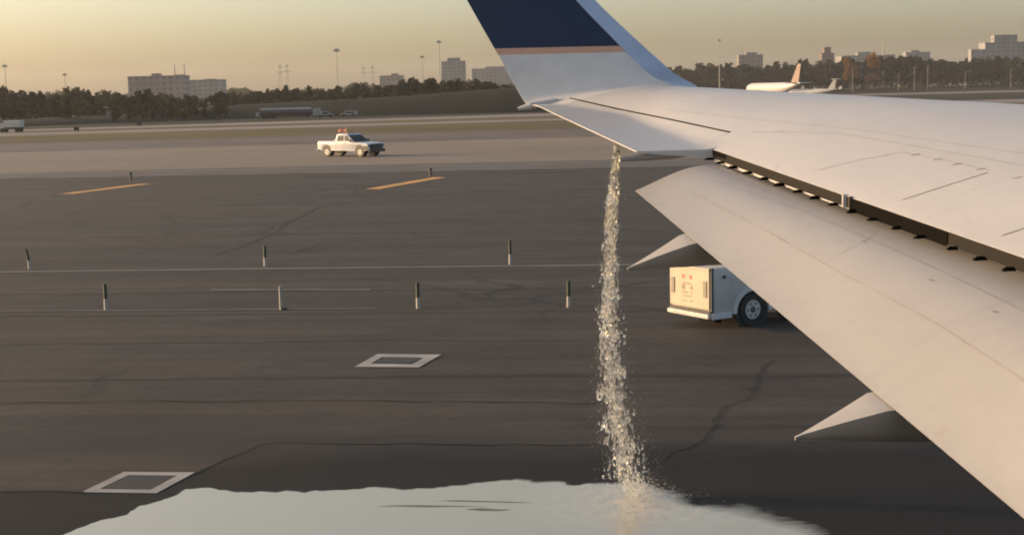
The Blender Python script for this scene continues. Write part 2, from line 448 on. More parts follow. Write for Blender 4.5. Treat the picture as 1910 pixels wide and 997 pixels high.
ribbon('painted_line', [(-60, 508.5), (560, 501), (1125, 495), (1500, 490)], 0.22, 0.016, M['line_faint'])
ribbon('painted_line', [(392, 541), (692, 541)], 0.16, 0.016, M['line_faint'])
ribbon('painted_line', [(-60, 581), (320, 579), (700, 576)], 0.10, 0.016, M['line_faint'])
ribbon('painted_line', [(-60, 333), (600, 327), (900, 321)], 0.35, 0.016, M['far_strip'])
for a, b in (((122, 362), (272, 343)), ((694, 353), (820, 331))):
    ribbon('yellow_marking', [a, b], 0.85, 0.016, M['line_yellow'])
ribbon('pavement_joint', [(900, 323), (1085, 320)], 1.1, 0.018, M['patch'])
ribbon('pavement_joint', [(570, 330), (660, 328)], 0.7, 0.018, M['patch'])
for px in ([(395, 478), (455, 458), (500, 440), (552, 408), (600, 385), (680, 372)], [(540, 474), (600, 455), (660, 446), (740, 441)],
           [(200, 440), (270, 452), (385, 455)], [(1225, 862), (1240, 842), (1290, 832), (1325, 805), (1338, 765), (1392, 745), (1408, 700), (1440, 672)],
           [(0, 917), (60, 915), (155, 919)], [(360, 884), (430, 852), (490, 826), (760, 828), (1110, 829)],
           [(0, 752), (300, 748), (640, 747), (900, 750), (1110, 752)], [(300, 395), (332, 420)], [(1380, 720), (1405, 728)]):
    ribbon('pavement_crack', px, 0.05, 0.020, M['crack'], jitter=0.07)

def square_mark(outer, inner):
    o = [ground(*p) for p in outer]; i = [ground(*p) for p in inner]
    b = MB(); b.add([(p.x, p.y, 0.016) for p in o + i], [(0, 1, 5, 4), (1, 2, 6, 5), (2, 3, 7, 6), (3, 0, 4, 7)])
    return tag(b.build('painted_square', M['line_white']), kind='structure')
square_mark([(152, 919), (231, 881), (364, 882), (292, 921)], [(186, 913), (240, 887), (330, 888), (281, 914)])
square_mark([(661, 685), (704, 661), (823, 662), (781, 686)], [(692, 679), (712, 667), (790, 668), (768, 680)])
sheet('pit_cover', G((190, 912.5), (241, 888), (327, 889), (280, 913.5)), 0.018, plain('steel_pit_cover', (0.030, 0.028, 0.028), 0.8, 0.0))
sheet('pit_cover', G((697, 678), (714, 668), (785, 669), (766, 679)), 0.018, bpy.data.materials['steel_pit_cover'])

# ------------------------------------------------------------------ fuel puddle
edge_px = [(60, 1030), (130, 996), (180, 976), (240, 962), (258, 947), (300, 938), (338, 924), (345, 915), (390, 912), (432, 920), (480, 922), (560, 920), (650, 917), (700, 913),
           (760, 917), (830, 912), (880, 905), (920, 903), (960, 898), (1000, 904), (1040, 902), (1062, 911), (1100, 905), (1140, 908), (1180, 905),
           (1225, 925), (1262, 946), (1320, 957), (1400, 974), (1480, 996), (1600, 1050)]
pe = [ground(*p) for p in edge_px]
rim = []
for a, b in zip(pe[:-1], pe[1:]):
    n = max(2, int((b - a).length / 0.06))
    for i in range(n):
        p = a.lerp(b, i / n); s = 0.035
        rim.append(Vector((p.x + random.gauss(0, s * .5), p.y + random.gauss(0, s), 0)))
for i in range(1, len(rim) - 1): rim[i] = rim[i] * 0.5 + (rim[i - 1] + rim[i + 1]) * 0.25
near = [ground(1800, 1300), ground(900, 1420), ground(0, 1300)]
film = []
for i, p in enumerate(rim):
    d = (rim[min(i + 3, len(rim) - 1)] - rim[max(i - 3, 0)]).normalized(); nn = Vector((-d.y, d.x, 0))
    t = i / (len(rim) - 1); wd = float(np.interp(t, [0, .1, .5, .68, .8, 1], [.03, .03, .07, .16, .50, .60])) * (0.75 + .35 * math.sin(i * .31) * math.sin(i * .083 + 1))
    film.append(p + nn * wd + Vector((0, wd * .3, 0)))
nr = len(rim)
b = MB(); b.add([(p.x, p.y, 0.024) for p in rim + near + film], [tuple(range(nr + 3))] + [(i, i + 1, nr + 3 + i + 1, nr + 3 + i) for i in range(nr - 1)])
pud = b.build('fuel_puddle', M['puddle'])
at_ = pud.data.attributes.new('film', 'FLOAT', 'POINT'); at_.data.foreach_set('value', [1.0] * (nr + 3) + [0.0] * nr)
tag(pud, 'large pale shiny puddle spreading on the dark tarmac under the falling stream', 'puddle')

for px, wd in (([(700, 947), (740, 945), (790, 947), (850, 946), (905, 947)], .06), ([(868, 953), (895, 952), (930, 954), (952, 953)], .10), ([(815, 936), (860, 937), (960, 940), (1000, 940)], .045)):
    ribbon('asphalt_high_spot', px, wd, 0.027, M['high_spot'], jitter=0.02, taper=True)
# ------------------------------------------------------------------ aircraft wing
WA, WG = -1.80, 0.09                           # trailing-edge plane of the wing
def zt(Y): return EYE + WA + WG * Y
sp0, sp1 = hit_plane(1309, 271, WA, WG), hit_plane(1910, 480, WA, WG)
SPS = (sp1.x - sp0.x) / (sp0.y - sp1.y)
def Xs(Y): return sp0.x + SPS * (sp0.y - Y)    # spoiler trailing edge
corner = hit_plane(1187, 282, WA, WG)
tipTE = at(1003, 197, 17.3)
ATS = (corner.x - tipTE.x) / (tipTE.y - corner.y)
def Xt(Y): return corner.x + ATS * (corner.y - Y)
LE_TIP_Y, LE_TIP_X = 17.7, 2.36
def Xl(Y): return LE_TIP_X + 0.52 * (LE_TIP_Y - Y)
sil = [(12.3, .47), (14.4, .37), (16.0, .29), (17.5, .22)]
def Hh(Y):
    if Y < 12.3: return 0.47 + 0.03 * (12.3 - Y)
    ys = [s[0] for s in sil]; return float(np.interp(Y, ys, [s[1] for s in sil]))
H_ADD = 0.03
def gcurve(s):
    if s <= 0: return 0.0
    if s < 0.72: return 1 - (1 - s / 0.72) ** 2
    return 1 - 0.55 * ((s - 0.72) / 0.28) ** 2.2
def section(TE, LE, n, H, T, s0, svals):
    up_, lo_ = [], []
    for s in svals:
        c = TE.lerp(LE, s)
        up_.append(c + n * (H * gcurve((s - s0) / (1 - s0))))
        nose = 0.45 * H * s ** 4
        lo_.append(c + n * (nose - T * max(0.0, math.sin(math.pi * min(1, s * 0.93 + 0.0))) ** 0.8 * (1 - s ** 6) - 0.012 * (1 - s)))
    return up_, lo_
NS = 40
wing = empty('aircraft_wing', (4.0, 8.0, 3.6), 0, 'white swept airliner wing with lowered flap and upturned navy-topped winglet', 'wing')
WOFF = Vector(wing.location)
def loc(p): return Vector(p) - WOFF
def grid_obj(name, rows_up, rows_lo, m, parent, blunt=False, capends=True, smooth=28):
    """rows of an upper and a lower surface, joined at the nose and along the trailing edge"""
    b = MB(); rings = []
    for u, l in zip(rows_up, rows_lo): rings.append([loc(p) for p in u] + [loc(p) for p in l[::-1][1:]])
    b.rings(rings, True, capends, capends)
    return b.build(name, m, parent, smooth)
def flat_s(Y):
    TE = Vector((Xt(Y), Y, zt(Y))); LE = Vector((Xl(Y), Y, zt(Y)))
    return TE, LE, (Xs(Y) - Xt(Y)) / (Xl(Y) - Xt(Y))
YC = corner.y
# inboard box of the wing, ends in a blunt cove face at the spoiler trailing edge
ups, los = [], []
for i in range(46):
    Y = 1.0 + (YC - 0.02 - 1.0) * i / 45 if i < 45 else YC
    TE, LE, s0 = flat_s(Y)
    sv = [s0 + (1 - s0) * (1 - math.cos(math.pi * j / NS)) / 2 for j in range(NS + 1)]
    u, l = section(TE, LE, Vector((0, 0, 1)), Hh(Y) + H_ADD, 0.16, s0, sv)
    l[0] = u[0] - Vector((0, 0, 0.075))
    ups.append(u); los.append(l)
b = MB(); rings = [[loc(p) for p in u] + [loc(p) for p in l[::-1][1:]] for u, l in zip(ups, los)]
b.rings(rings, True, True, True)
main = b.build('main_panel', M['wing'], wing, 28)
# cove face, its overhang shade put into the colour, butted 3 mm proud of the blunt edge
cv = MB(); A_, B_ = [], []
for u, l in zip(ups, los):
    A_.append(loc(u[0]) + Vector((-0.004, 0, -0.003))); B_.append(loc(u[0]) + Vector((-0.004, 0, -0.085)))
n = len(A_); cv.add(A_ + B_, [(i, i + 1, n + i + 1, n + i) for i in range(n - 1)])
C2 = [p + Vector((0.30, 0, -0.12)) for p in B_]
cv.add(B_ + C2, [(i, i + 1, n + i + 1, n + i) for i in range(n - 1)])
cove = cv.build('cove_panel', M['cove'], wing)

# outboard part with aileron, and the blended winglet
def catmull(P, t):
    n = len(P) - 1; t = min(max(t, 0), n - 1e-6); i = int(t); f = t - i
    p0, p1, p2, p3 = P[max(i - 1, 0)], P[i], P[i + 1], P[min(i + 2, n)]
    return 0.5 * ((2 * p1) + (p2 - p0) * f + (2 * p0 - 5 * p1 + 4 * p2 - p3) * f * f + (3 * p1 - p0 - 3 * p2 + p3) * f ** 3)
def nv(deg): a = R(deg); return Vector((0, -math.sin(a), math.cos(a)))
st = []
def station(TE, LE, deg, H, T, s0): st.append((Vector(TE), Vector(LE), nv(deg), H, T, s0))
for Y in (YC, 14.6, 15.7, 16.5):
    TE, LE, s0 = flat_s(Y)
    f = (Y - YC) / (tipTE.y - YC)
    TE.z = corner.z + (tipTE.z - corner.z) * f
    station(TE, LE, 4 * f, Hh(Y) + H_ADD, 0.10, s0)
NWING = len(st)
station(tipTE, (2.38, 17.45, zt(17.45) + .09), 14, .20, .08, .15)
station(at(985, 194, 17.55), (2.32, 17.72, zt(17.7) + .20), 40, .14, .07, .05)
station(at(975, 184, 17.66), at(1255, 141, 17.86) + Vector((0.02, 0, 0)), 62, .10, .06, 0)
station(at(955, 150, 17.76), at(1222, 108, 17.94), 73, .08, .05, 0)
station(at(926, 97, 17.86), at(1185, 74, 18.02), 77, .07, .05, 0)
station(at(872, 2, 18.06), at(1108, 0, 18.16), 78, .06, .04, 0)
station(at(815, -105, 18.28), at(1022, -96, 18.36), 78, .05, .03, 0)
station(at(792, -150, 18.36), at(975, -140, 18.42), 78, .04, .02, 0)
def srow(t, a=0.0, b=1.0, ns=NS):
    TE = catmull([s[0] for s in st], t); LE = catmull([s[1] for s in st], t); nn = catmull([s[2] for s in st], t).normalized()
    H = catmull([s[3] for s in st], t); T = catmull([s[4] for s in st], t); s0 = max(0, catmull([s[5] for s in st], t))
    sv = [a + (b - a) * (1 - math.cos(math.pi * j / ns)) / 2 for j in range(ns + 1)]
    return section(TE, LE, nn, H, T, s0, sv)
def loft(name, t0, t1, rows, m, a=0.0, b=1.0, parent=wing):
    U, Lw = [], []
    for i in range(rows + 1):
        u, l = srow(t0 + (t1 - t0) * i / rows, a, b); U.append(u); Lw.append(l)
    return grid_obj(name, U, Lw, m, parent)
tipp = loft('wing_tip_panel', 0.0, 4.0, 28, M['wing'])
wl = loft('winglet', 4.0, len(st) - 1, 48, M['winglet'], 0.0, 0.845)
loft('leading_edge', 4.0, len(st) - 1, 48, M['metal_le'], 0.846, 1.0, wl)
# tail light fairing at the winglet foot
f0 = at(966, 203, 17.5); b = MB(); b.cyl(loc(f0), loc(f0 + Vector((.16, 0, .03))), 0.02, 0.05, 10); b.cyl(loc(f0 + Vector((.16, 0, .03))), loc(at(1040, 187, 17.5)), 0.05, 0.03, 10)
b.build('tail_light_fairing', M['wing'], wing, 40)

# closing rod at the flap end of the aileron
e0, e1 = at(1157, 297, YC + .03), at(1318, 283, YC + .10)
b = MB(); rings = []
for i in range(12):
    t = i / 11; c = e0.lerp(e1, t); r = 0.010 + 0.030 * math.sin(math.pi * min(1, .15 + t * .75))
    rings.append([loc(c) + Vector((0, r * math.cos(q * math.pi / 5), r * math.sin(q * math.pi / 5))) for q in range(10)])
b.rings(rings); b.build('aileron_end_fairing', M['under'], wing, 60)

# ------------------------------------------------------------------ flap
FA = at(1185, 355, YC - 0.30)
FB = at(1910, 965, 6.4)
def flap_te(Y):
    t = (FA.y - Y) / (FA.y - FB.y); return FA.lerp(FB, t)
ups, los = [], []
Ys = [FA.y + 0.0 - (FA.y - 1.0) * i / 44 for i in range(45)]
for Y in Ys:
    TE = flap_te(Y); 
    Yn = Y + 0.25
    LE = Vector((Xs(Yn) + 0.20, Yn, zt(Yn) - 0.155))
    ch = (LE - TE).length
    nn = Vector((-(LE - TE).z, 0, (LE - TE).x)).normalized()
    u, l = [], []
    for j in range(31):
        s = (1 - math.cos(math.pi * j / 30)) / 2
        c = TE.lerp(LE, s)
        bu = 0.085 * ch * (math.sin(math.pi * s ** 1.25)) + 0.0
        nose = 0
        u.append(c + nn * bu); l.append(c - nn * (0.045 * ch * math.sin(math.pi * s ** 1.3) + 0.006 * (1 - s)))
    ups.append(u); los.append(l)
flap = grid_obj('flap', ups, los, M['flap'], wing, smooth=35)

bpy.context.view_layer.update()
def bvh(o):
    me = o.data; return BVHTree.FromPolygons([WOFF + v.co for v in me.vertices], [tuple(p.vertices) for p in me.polygons])
BW, BT, BF, BL = bvh(main), bvh(tipp), bvh(flap), bvh(wl)
def cast(trees, px, py):
    d = ray(px, py).normalized(); best = None
    for t in trees:
        h = t.ray_cast(CAM, d)
        if h[0] is not None and (best is None or h[3] < best[3]): best = h
    return best
def seam(name, px, wdt, m, trees, parent, lift=0.003):
    P = []
    for a, b in zip(px[:-1], px[1:]):
        k = max(1, int(math.hypot(b[0] - a[0], b[1] - a[1]) / 12))
        for i in range(k + 1):
            h = cast(trees, a[0] + (b[0] - a[0]) * i / k, a[1] + (b[1] - a[1]) * i / k)
            if h: P.append((h[0] + h[1] * lift, h[1]))
    if len(P) < 2: return None
    L, Rr = [], []
    for i, (p, nn) in enumerate(P):
        d = (P[min(i + 1, len(P) - 1)][0] - P[max(i - 1, 0)][0])
        if d.length < 1e-6: d = Vector((1, 0, 0))
        sd = nn.cross(d).normalized() * wdt / 2
        L.append(loc(p + sd)); Rr.append(loc(p - sd))
    n = len(P); b = MB(); b.add(L + Rr, [(i, i + 1, n + i + 1, n + i) for i in range(n - 1)])
    return b.build(name, m, parent)
WT = [BW, BT, BL]
seam('aileron_gap', [(1062, 183), (1150, 203), (1250, 223), (1362, 247)], 0.024, M['cove'], WT, wing)
seam('panel_seam', [(1362, 247), (1335, 258), (1310, 270)], 0.006, M['seam_light'], WT, wing)
seam('spoiler_gap', [(1683, 373), (1760, 348), (1842, 322)], 0.012, M['seam'], WT, wing)
seam('spoiler_gap', [(1868, 440), (1910, 426), (1960, 410)], 0.012, M['seam'], WT, wing)
seam('spoiler_gap', [(1525, 318), (1600, 299), (1690, 283)], 0.006, M['seam_light'], WT, wing)
seam('panel_seam', [(1400, 246), (1560, 248), (1680, 268), (1910, 309)], 0.006, M['seam_light'], WT, wing)
seam('panel_seam', [(1240, 205), (1400, 222), (1600, 242), (1910, 287)], 0.005, M['seam_light'], WT, wing)
seam('panel_seam', [(1690, 285), (1780, 303), (1845, 318)], 0.005, M['seam_light'], WT, wing)
for x, y in ((1716, 287), (1757, 296), (1793, 305), (1838, 314), (1905, 330)):
    seam('spoiler_hinge_cover', [(x - 16, y + 3), (x, y)], 0.016, M['seam'], WT, wing)
# flap seams and spots
seam('flap_seam', [(1292, 360), (1420, 425), (1560, 505), (1740, 600), (1910, 710)], 0.010, M['seam_light'], [BF], flap)
seam('flap_seam', [(1330, 335), (1500, 395), (1700, 480), (1910, 580)], 0.006, M['seam_light'], [BF], flap)
seam('flap_seam', [(1640, 432), (1606, 452), (1560, 478)], 0.005, M['seam_light'], [BF], flap)
for x, y, wd in ((1737, 522, 0.016), (1856, 581, 0.016), (1612, 450, 0.012)):
    seam('flap_stain', [(x - 4, y - 1), (x + 5, y + 2)], wd, M['seam'], [BF], flap)
# flat cove strips with the cavity shade painted near-black, and hinge brackets
def cove_pt(px, dz, fwd_=-0.012):
    lo_, hi_ = 1.2, YC
    for _ in range(40):
        m_ = (lo_ + hi_) / 2; p = Vector((Xs(m_), m_, zt(m_))); d = p - CAM
        x = 955 + F_PX * d.dot(right) / d.dot(fwd)
        if x > px: lo_ = m_
        else: hi_ = m_
    return Vector((Xs(m_) + fwd_, m_, zt(m_) + dz)), m_
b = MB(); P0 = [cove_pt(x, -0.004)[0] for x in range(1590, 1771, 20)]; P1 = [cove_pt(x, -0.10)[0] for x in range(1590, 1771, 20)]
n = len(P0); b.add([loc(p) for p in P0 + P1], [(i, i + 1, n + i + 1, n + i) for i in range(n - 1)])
b.build('cove_shade_strip', M['shade_black'], wing)
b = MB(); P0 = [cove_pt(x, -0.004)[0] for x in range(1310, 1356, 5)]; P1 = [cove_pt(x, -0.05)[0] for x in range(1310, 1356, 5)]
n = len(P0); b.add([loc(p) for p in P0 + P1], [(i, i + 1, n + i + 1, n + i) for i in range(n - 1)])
b.build('cove_shade_strip', M['shade_black'], wing)
for x in (1327, 1350, 1374, 1402, 1432, 1462, 1496, 1528, 1562, 1598, 1638, 1682, 1728, 1786, 1838, 1892, 1950):
    p, m_ = cove_pt(x, -0.085)
    sc = 0.07
    b = MB(); b.box((0.02, 0, 0), (0.10, 0.03, 0.03), 0, 1, .6); b.box((-0.035, -0.01, -0.005), (0.04, 0.06, 0.018), 0, .7, .7)
    o = b.build('hinge_bracket', M['shade_black'], wing); o.scale = (random.uniform(.55, .95), random.uniform(.6, 1.0), random.uniform(.7, 1)); o.rotation_euler = (0, 0, random.uniform(-.12, .12)); o.location = loc(p + Vector((-0.025, 0, -0.004)))
b = MB(); p, _ = cove_pt(1578, -0.04); b.box(loc(p), (0.03, 0.03, 0.10)); b.build('seal_end', M['white_dirty'], wing)
b = MB(); p, _ = cove_pt(1590, -0.04); b.box(loc(p), (0.03, 0.02, 0.10)); b.build('seal_end', M['trunk'], wing)

# ------------------------------------------------------------------ flap track fairings
def fairing(tip_px, te_px, bot_px, width):
    d = ray(*te_px); lo_, hi_ = 0.0, 1.4
    # depth of the flap edge seen at te_px
    best = min((abs(((p - CAM).dot(right) / (p - CAM).dot(fwd)) * F_PX + 955 - te_px[0]), Y) for Y in np.arange(2, FA.y, .01) for p in (flap_te(Y),))
    Y = best[1]; te = flap_te(Y)
    tip = at(tip_px[0], tip_px[1], Y); bot = at(bot_px[0], bot_px[1], Y)
    b = MB(); rings = []
    x0 = tip.x; L = 3.2; tte = te.x - tip.x
    slope_top = (te.z - tip.z) / tte; slope_bot = (bot.z - tip.z) / (bot.x - tip.x)
    for i in range(36):
        t = (i / 35) ** 1.3 * L
        top = tip.z + (slope_top - .02 / tte) * t if t < tte else te.z - .02 + .05 * (t - tte)
        bt = tip.z + slope_bot * t - 0.014
        k = min(1.0, t / tte) ** 0.95; fall = 1 if t < 1.6 else max(.2, 1 - (t - 1.6) / 2)
        wd = max(0.010, width / 2 * k * fall); hz = max(0.02, top - bt); bt = top - hz
        # flat lid, sides raking in towards a narrow rounded keel
        prof = [(-1, .0), (-.985, -.06), (-.90, -.30), (-.72, -.62), (-.50, -.88), (-.28, -.985), (0, -1.0), (.28, -.985), (.50, -.88), (.72, -.62), (.90, -.30), (.985, -.06), (1, 0), (.9, .012), (.5, .022), (0, .025), (-.5, .022), (-.9, .012)]
        rings.append([loc(Vector((x0 + t - .16 * (wd * a_) * 1.0, Y + wd * a_, top + hz * c_ + .15 * wd * a_ * k))) for a_, c_ in prof])
    b.rings(rings)
    o = b.build('flap_track_fairing', M['flap'], wing, 30)
    o.data.materials.append(M['under'])  # side and keel faces get darker grey, their shade painted in
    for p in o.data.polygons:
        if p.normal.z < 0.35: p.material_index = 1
    return o
fairing((1170, 500), (1285, 440), (1330, 489), 0.34)
fairing((1483, 814), (1642, 740), (1728, 815), 0.30)

# ------------------------------------------------------------------ falling fuel
def path(t):
    ys = [262, 300, 340, 420, 500, 580, 650, 720, 800, 870, 925]
    xs = [1150, 1148, 1145, 1140, 1138, 1137, 1138, 1143, 1153, 1168, 1186]
    ws = [11, 15, 20, 25, 30, 35, 40, 46, 54, 60, 66]
    y = 250 + t * (928 - 250)
    return float(np.interp(y, ys, xs)), y, float(np.interp(y, ys, ws))
def fuel_pt(t, ox, oy):               # ox, oy: offset in stream widths
    x, y, wd = path(t); Y = 16.1 + 1.1 * t
    p = at(x, y, Y); k = wd * Y / F_PX / 2
    return p + Vector((ox * k, oy * k, 0)), k
b = MB()
for s_ in range(70):
    main_ = s_ < 9
    t = 0.0 if main_ else random.uniform(0.02, 0.85)
    t1 = random.uniform(.3, .75) if main_ else min(1.0, t + random.uniform(0.05, 0.22))
    ph = random.uniform(0, 6.3); fr = random.uniform(8, 22); rad = random.uniform(.45, 1.0) if main_ or random.random() < .6 else random.uniform(0, .6)
    rings = []; n_ = int((t1 - t) * 200) + 6; ph2 = random.uniform(0, 6.3); r0 = 0.0145 if main_ else random.uniform(.004, .0115)
    for i in range(n_):
        tt = t + (t1 - t) * i / (n_ - 1)
        a = ph + fr * tt + 0.6 * math.sin(tt * 70 + ph)
        p, k = fuel_pt(tt, rad * math.cos(a), rad * math.sin(a))
        tap = min(1, 1.12 - i / n_) ** .5 if main_ else math.sin(math.pi * min(.985, max(0.015, i / (n_ - 1)))) ** .5
        r = r0 * tap * (0.75 + 0.45 * abs(math.sin(tt * 120 + ph2)))
        rings.append([p + Vector((r * math.cos(q * math.pi / 4), r * math.sin(q * math.pi / 4), 0)) for q in range(8)])
    b.rings(rings)
# blobs: stretched icospheres
bmi = bmesh.new(); bmesh.ops.create_icosphere(bmi, subdivisions=2, radius=1.0); ico_v = np.array([v.co[:] for v in bmi.verts]); ico_f = np.array([[v.index for v in f.verts] for f in bmi.faces]); bmi.free()
bmi = bmesh.new(); bmesh.ops.create_icosphere(bmi, subdivisions=1, radius=1.0); fine_v = np.array([v.co[:] for v in bmi.verts]); fine_f = np.array([[v.index for v in f.verts] for f in bmi.faces]); bmi.free()
def blobs(specs, ico_v=ico_v, ico_f=ico_f):
    V, Fc = [], []
    for k, (p, r, sz, tilt) in enumerate(specs):
        v = ico_v * np.array([r, r, r * sz]) * (1 + 0.28 * np.sin(ico_v @ RNG.normal(0, 1.6, (3, 1)) + RNG.uniform(0, 6.3)))
        c, s = math.cos(tilt), math.sin(tilt)
        v = np.stack([v[:, 0] * c + v[:, 2] * s, v[:, 1], -v[:, 0] * s + v[:, 2] * c], 1)
        V.append(v + np.array(p[:])); Fc.append(ico_f + k * len(ico_v))
    return np.concatenate(V), np.concatenate(Fc)
sp = []
for i in range(1800):
    t = random.random() ** 0.62
    sg = 0.42 + 0.12 * t
    lump = 0.35 * math.sin(t * 60) + 0.25 * math.sin(t * 23 + 1)
    p, k = fuel_pt(t, random.gauss(lump * .6, sg), random.gauss(0, sg))
    sp.append((p, min(.017, random.lognormvariate(math.log(0.0056 + .002 * t), .5)), random.uniform(1.5, 4.5), random.gauss(0, .22)))
V, Fc = blobs(sp)
b.add(V.tolist(), Fc.tolist())
fs = b.build('fuel_stream', M['fuel'], None, 180)
tag(fs, 'glittering stream of liquid pouring from the wing trailing edge onto the tarmac', 'fuel stream')
sp = []
for i in range(9500):
    t = random.random() ** 0.5
    p, k = fuel_pt(t, random.gauss(0.30 * t, 0.62 + .35 * t), random.gauss(0, 0.7))
    if random.random() < 0.42:
        c = ground(1195, 940); q_ = abs(random.gauss(0, .22)); p = c + Vector((random.gauss(0.04 + .2 * q_, .08 + .8 * q_), random.gauss(0, .18), random.random() ** 2 * .34 * math.exp(-q_ * 2.2) + .01))
    sp.append((p, random.lognormvariate(math.log(0.0018), .4), random.uniform(1, 2.5), random.gauss(0, .6)))
V, Fc = blobs(sp, fine_v, fine_f)
spray = np_mesh('fuel_spray', V, Fc, M['mist'], None, True)
tag(spray, 'fine spray of droplets drifting around the falling stream and its splash', 'spray', kind='stuff')

# ------------------------------------------------------------------ pickup truck
def arch(cx, r, z0, n=9, up_=True):
    return [(cx + r * math.cos(math.pi * i / n), z0 + r * math.sin(math.pi * i / n)) for i in range(n + 1)]
def wheel(parent, x, y, z, r, wdt, rim_m, side):
    o = empty('wheel', (x, y, z)); o.parent = parent
    b = MB(); rings = []
    for yy, rr in ((-wdt / 2, r * .62), (-wdt / 2, r * .93), (-wdt * .32, r), (wdt * .32, r), (wdt / 2, r * .93), (wdt / 2, r * .62)):
        rings.append([(rr * math.cos(q * math.pi / 12), yy, rr * math.sin(q * math.pi / 12)) for q in range(24)])
    b.rings(rings); b.build('tyre', M['tyre'], o, 40)
    b = MB(); s = side
    b.cyl((0, s * (wdt / 2 - .05), 0), (0, s * (wdt / 2 + .006), 0), r * .60, r * .56, 24)
    rm = b.build('rim', rim_m, o, 40)
    b = MB(); b.cyl((0, s * (wdt / 2 + .006), 0), (0, s * (wdt / 2 + .03), 0), r * .2, r * .15, 12); b.build('hub_cap', M['dark'], rm, 40)
    for q in range(6):
        a = q * math.pi / 3; b = MB(); b.cyl((r * .38 * math.cos(a), s * (wdt / 2 + .007), r * .38 * math.sin(a)), (r * .38 * math.cos(a), s * (wdt / 2 + .012), r * .38 * math.sin(a)), r * .07, None, 8)
        b.build('rim_hole', M['black'], rm)
    return o
def pickup():
    W = 1.98; hw = W / 2
    gp = ground(655, 291.5)
    root = empty('pickup_truck', (gp.x, gp.y, 0.01), R(-37), 'white crew cab pickup truck with orange roof flag driving along the pale taxiway', 'pickup truck')
    zb, zs = 0.50, 1.22
    prof = [(-2.95, 0.62), (-2.95, zs), (-0.95, zs), (-0.95, zs), (1.20, zs), (2.35, 1.16), (2.80, 1.10), (2.90, 0.95), (2.90, 0.55)]
    lower = [(2.42, zb)] + arch(1.92, 0.50, zb) + [(1.42, zb)] + [(-1.38, zb)] + arch(-1.88, .50, zb) + [(-2.38, zb)]
    pr = prof + lower
    b = MB(); b.prism(pr, -hw, hw); b.build('body', M['white'], root, 25, 0.03)
    # bed opening
    b = MB(); b.box((-1.95, 0, zs + .004), (1.86, W - .26, .012)); b.build('bed_floor', M['dark'], root)
    for s in (-1, 1):
        b = MB(); b.box((-1.95, s * (hw - .07), zs + .05), (1.95, .10, .10)); b.build('bed_rail', M['white'], root, None, .02)
    b = MB(); b.box((-2.92, 0, .95), (.08, W - .10, .68)); b.build('tailgate', M['white'], root, None, .02)
    b = MB(); b.box((-3.05, 0, .58), (.18, W - .1, .16)); b.build('rear_bumper', M['grey'], root, None, .03)
    # cab
    b = MB()
    lowr = [(-0.95, -hw + .03), (1.28, -hw + .03), (1.28, hw - .03), (-0.95, hw - .03)]
    mid = [(-.78, -hw + .16), (.42, -hw + .16), (.42, hw - .16), (-.78, hw - .16)]
    b.rings([[(x, y, zs - .02) for x, y in lowr], [(x, y, 1.86) for x, y in mid], [(x * .93, y * .9, 1.93) for x, y in mid]]); b.build('cab', M['white'], root, 20, .02)
    def side_pt(x, z, s):
        f = (z - zs + .02) / (1.86 - zs + .02); yy = (hw - .03) + ((hw - .16) - (hw - .03)) * f; return (x, s * (yy + .012), z)
    for s in (-1, 1):
        for xs in (((-.72, 1.32), (.06, 1.32), (.06, 1.78), (-.62, 1.78)), ((.17, 1.32), (.98, 1.32), (.42, 1.78), (.17, 1.78))):
            b = MB(); b.add([side_pt(x, z, s) for x, z in xs], [(0, 1, 2, 3)]); b.build('side_window', M['glass'], root)
        for xa in (-.82, .11, 1.12):
            b = MB(); b.box((xa, s * (hw + .002), .86), (.018, .012, .62)); b.build('door_seam', M['grey'], root)
        for xa in (-.62, .28):
            b = MB(); b.box((xa, s * (hw + .015), 1.10), (.16, .03, .035)); b.build('door_handle', M['black'], root)
        b = MB(); b.box((1.02, s * (hw + .10), 1.34), (.10, .20, .20)); b.build('wing_mirror', M['black'], root, None, .02)
    b = MB(); b.add([(1.252, -hw + .12, zs + .05), (1.252, hw - .12, zs + .05), (.50, hw - .24, 1.80), (.50, -hw + .24, 1.80)], [(0, 1, 2, 3)])
    for i in range(4): b.v[i] = (b.v[i][0] + .02, b.v[i][1], b.v[i][2] + .01)
    b.build('windscreen', M['glass'], root)
    b = MB(); b.box((2.915, 0, .86), (.05, W - .5, .34)); b.build('grille', M['black'], root, None, .01)
    b = MB(); b.box((2.96, 0, .52), (.16, W - .04, .26)); b.build('front_bumper', M['black'], root, None, .03)
    b = MB(); b.box((3.02, 0, .86), (.05, W - .7, .46)); b.build('bull_bar', M['black'], root, None, .02)
    for s in (-1, 1):
        b = MB(); b.box((2.90, s * (hw - .20), .93), (.06, .26, .20)); b.build('headlight', M['glass'], root, None, .02)
        b = MB(); b.box((2.55, s * (hw + .004), .74), (.62, .02, .34)); b.build('wing_panel', M['black'], root)
    for x in (1.92, -1.88):
        for s in (-1, 1):
            wheel(root, x, s * (hw - .15), .40, .40, .27, M['rim'], s)
            b = MB(); b.cyl((x, s * (hw - .5), zb), (x, s * (hw - .012), zb), .49, None, 20); b.build('wheel_well', M['black'], root)
    b = MB(); b.box((.05, 0, 1.965), (.24, .85, .08)); b.build('light_bar', M['amber'], root, None, .03)
    fl = MB(); fl.cyl((-.5, 0, 1.9), (-.5, 0, 2.5), .015, None, 6); fp = fl.build('flag_pole', M['grey'], root)
    b = MB(); b.rings([[(-.5 - .9 * i / 6, .06 * math.sin(i * 1.1) + k * .012, 2.05 + .22 * j) for j, k in ((0, -1), (1, -1), (1, 1), (0, 1))] for i in range(7)]); b.build('flag', M['flag'], fp)
    return root
pickup()

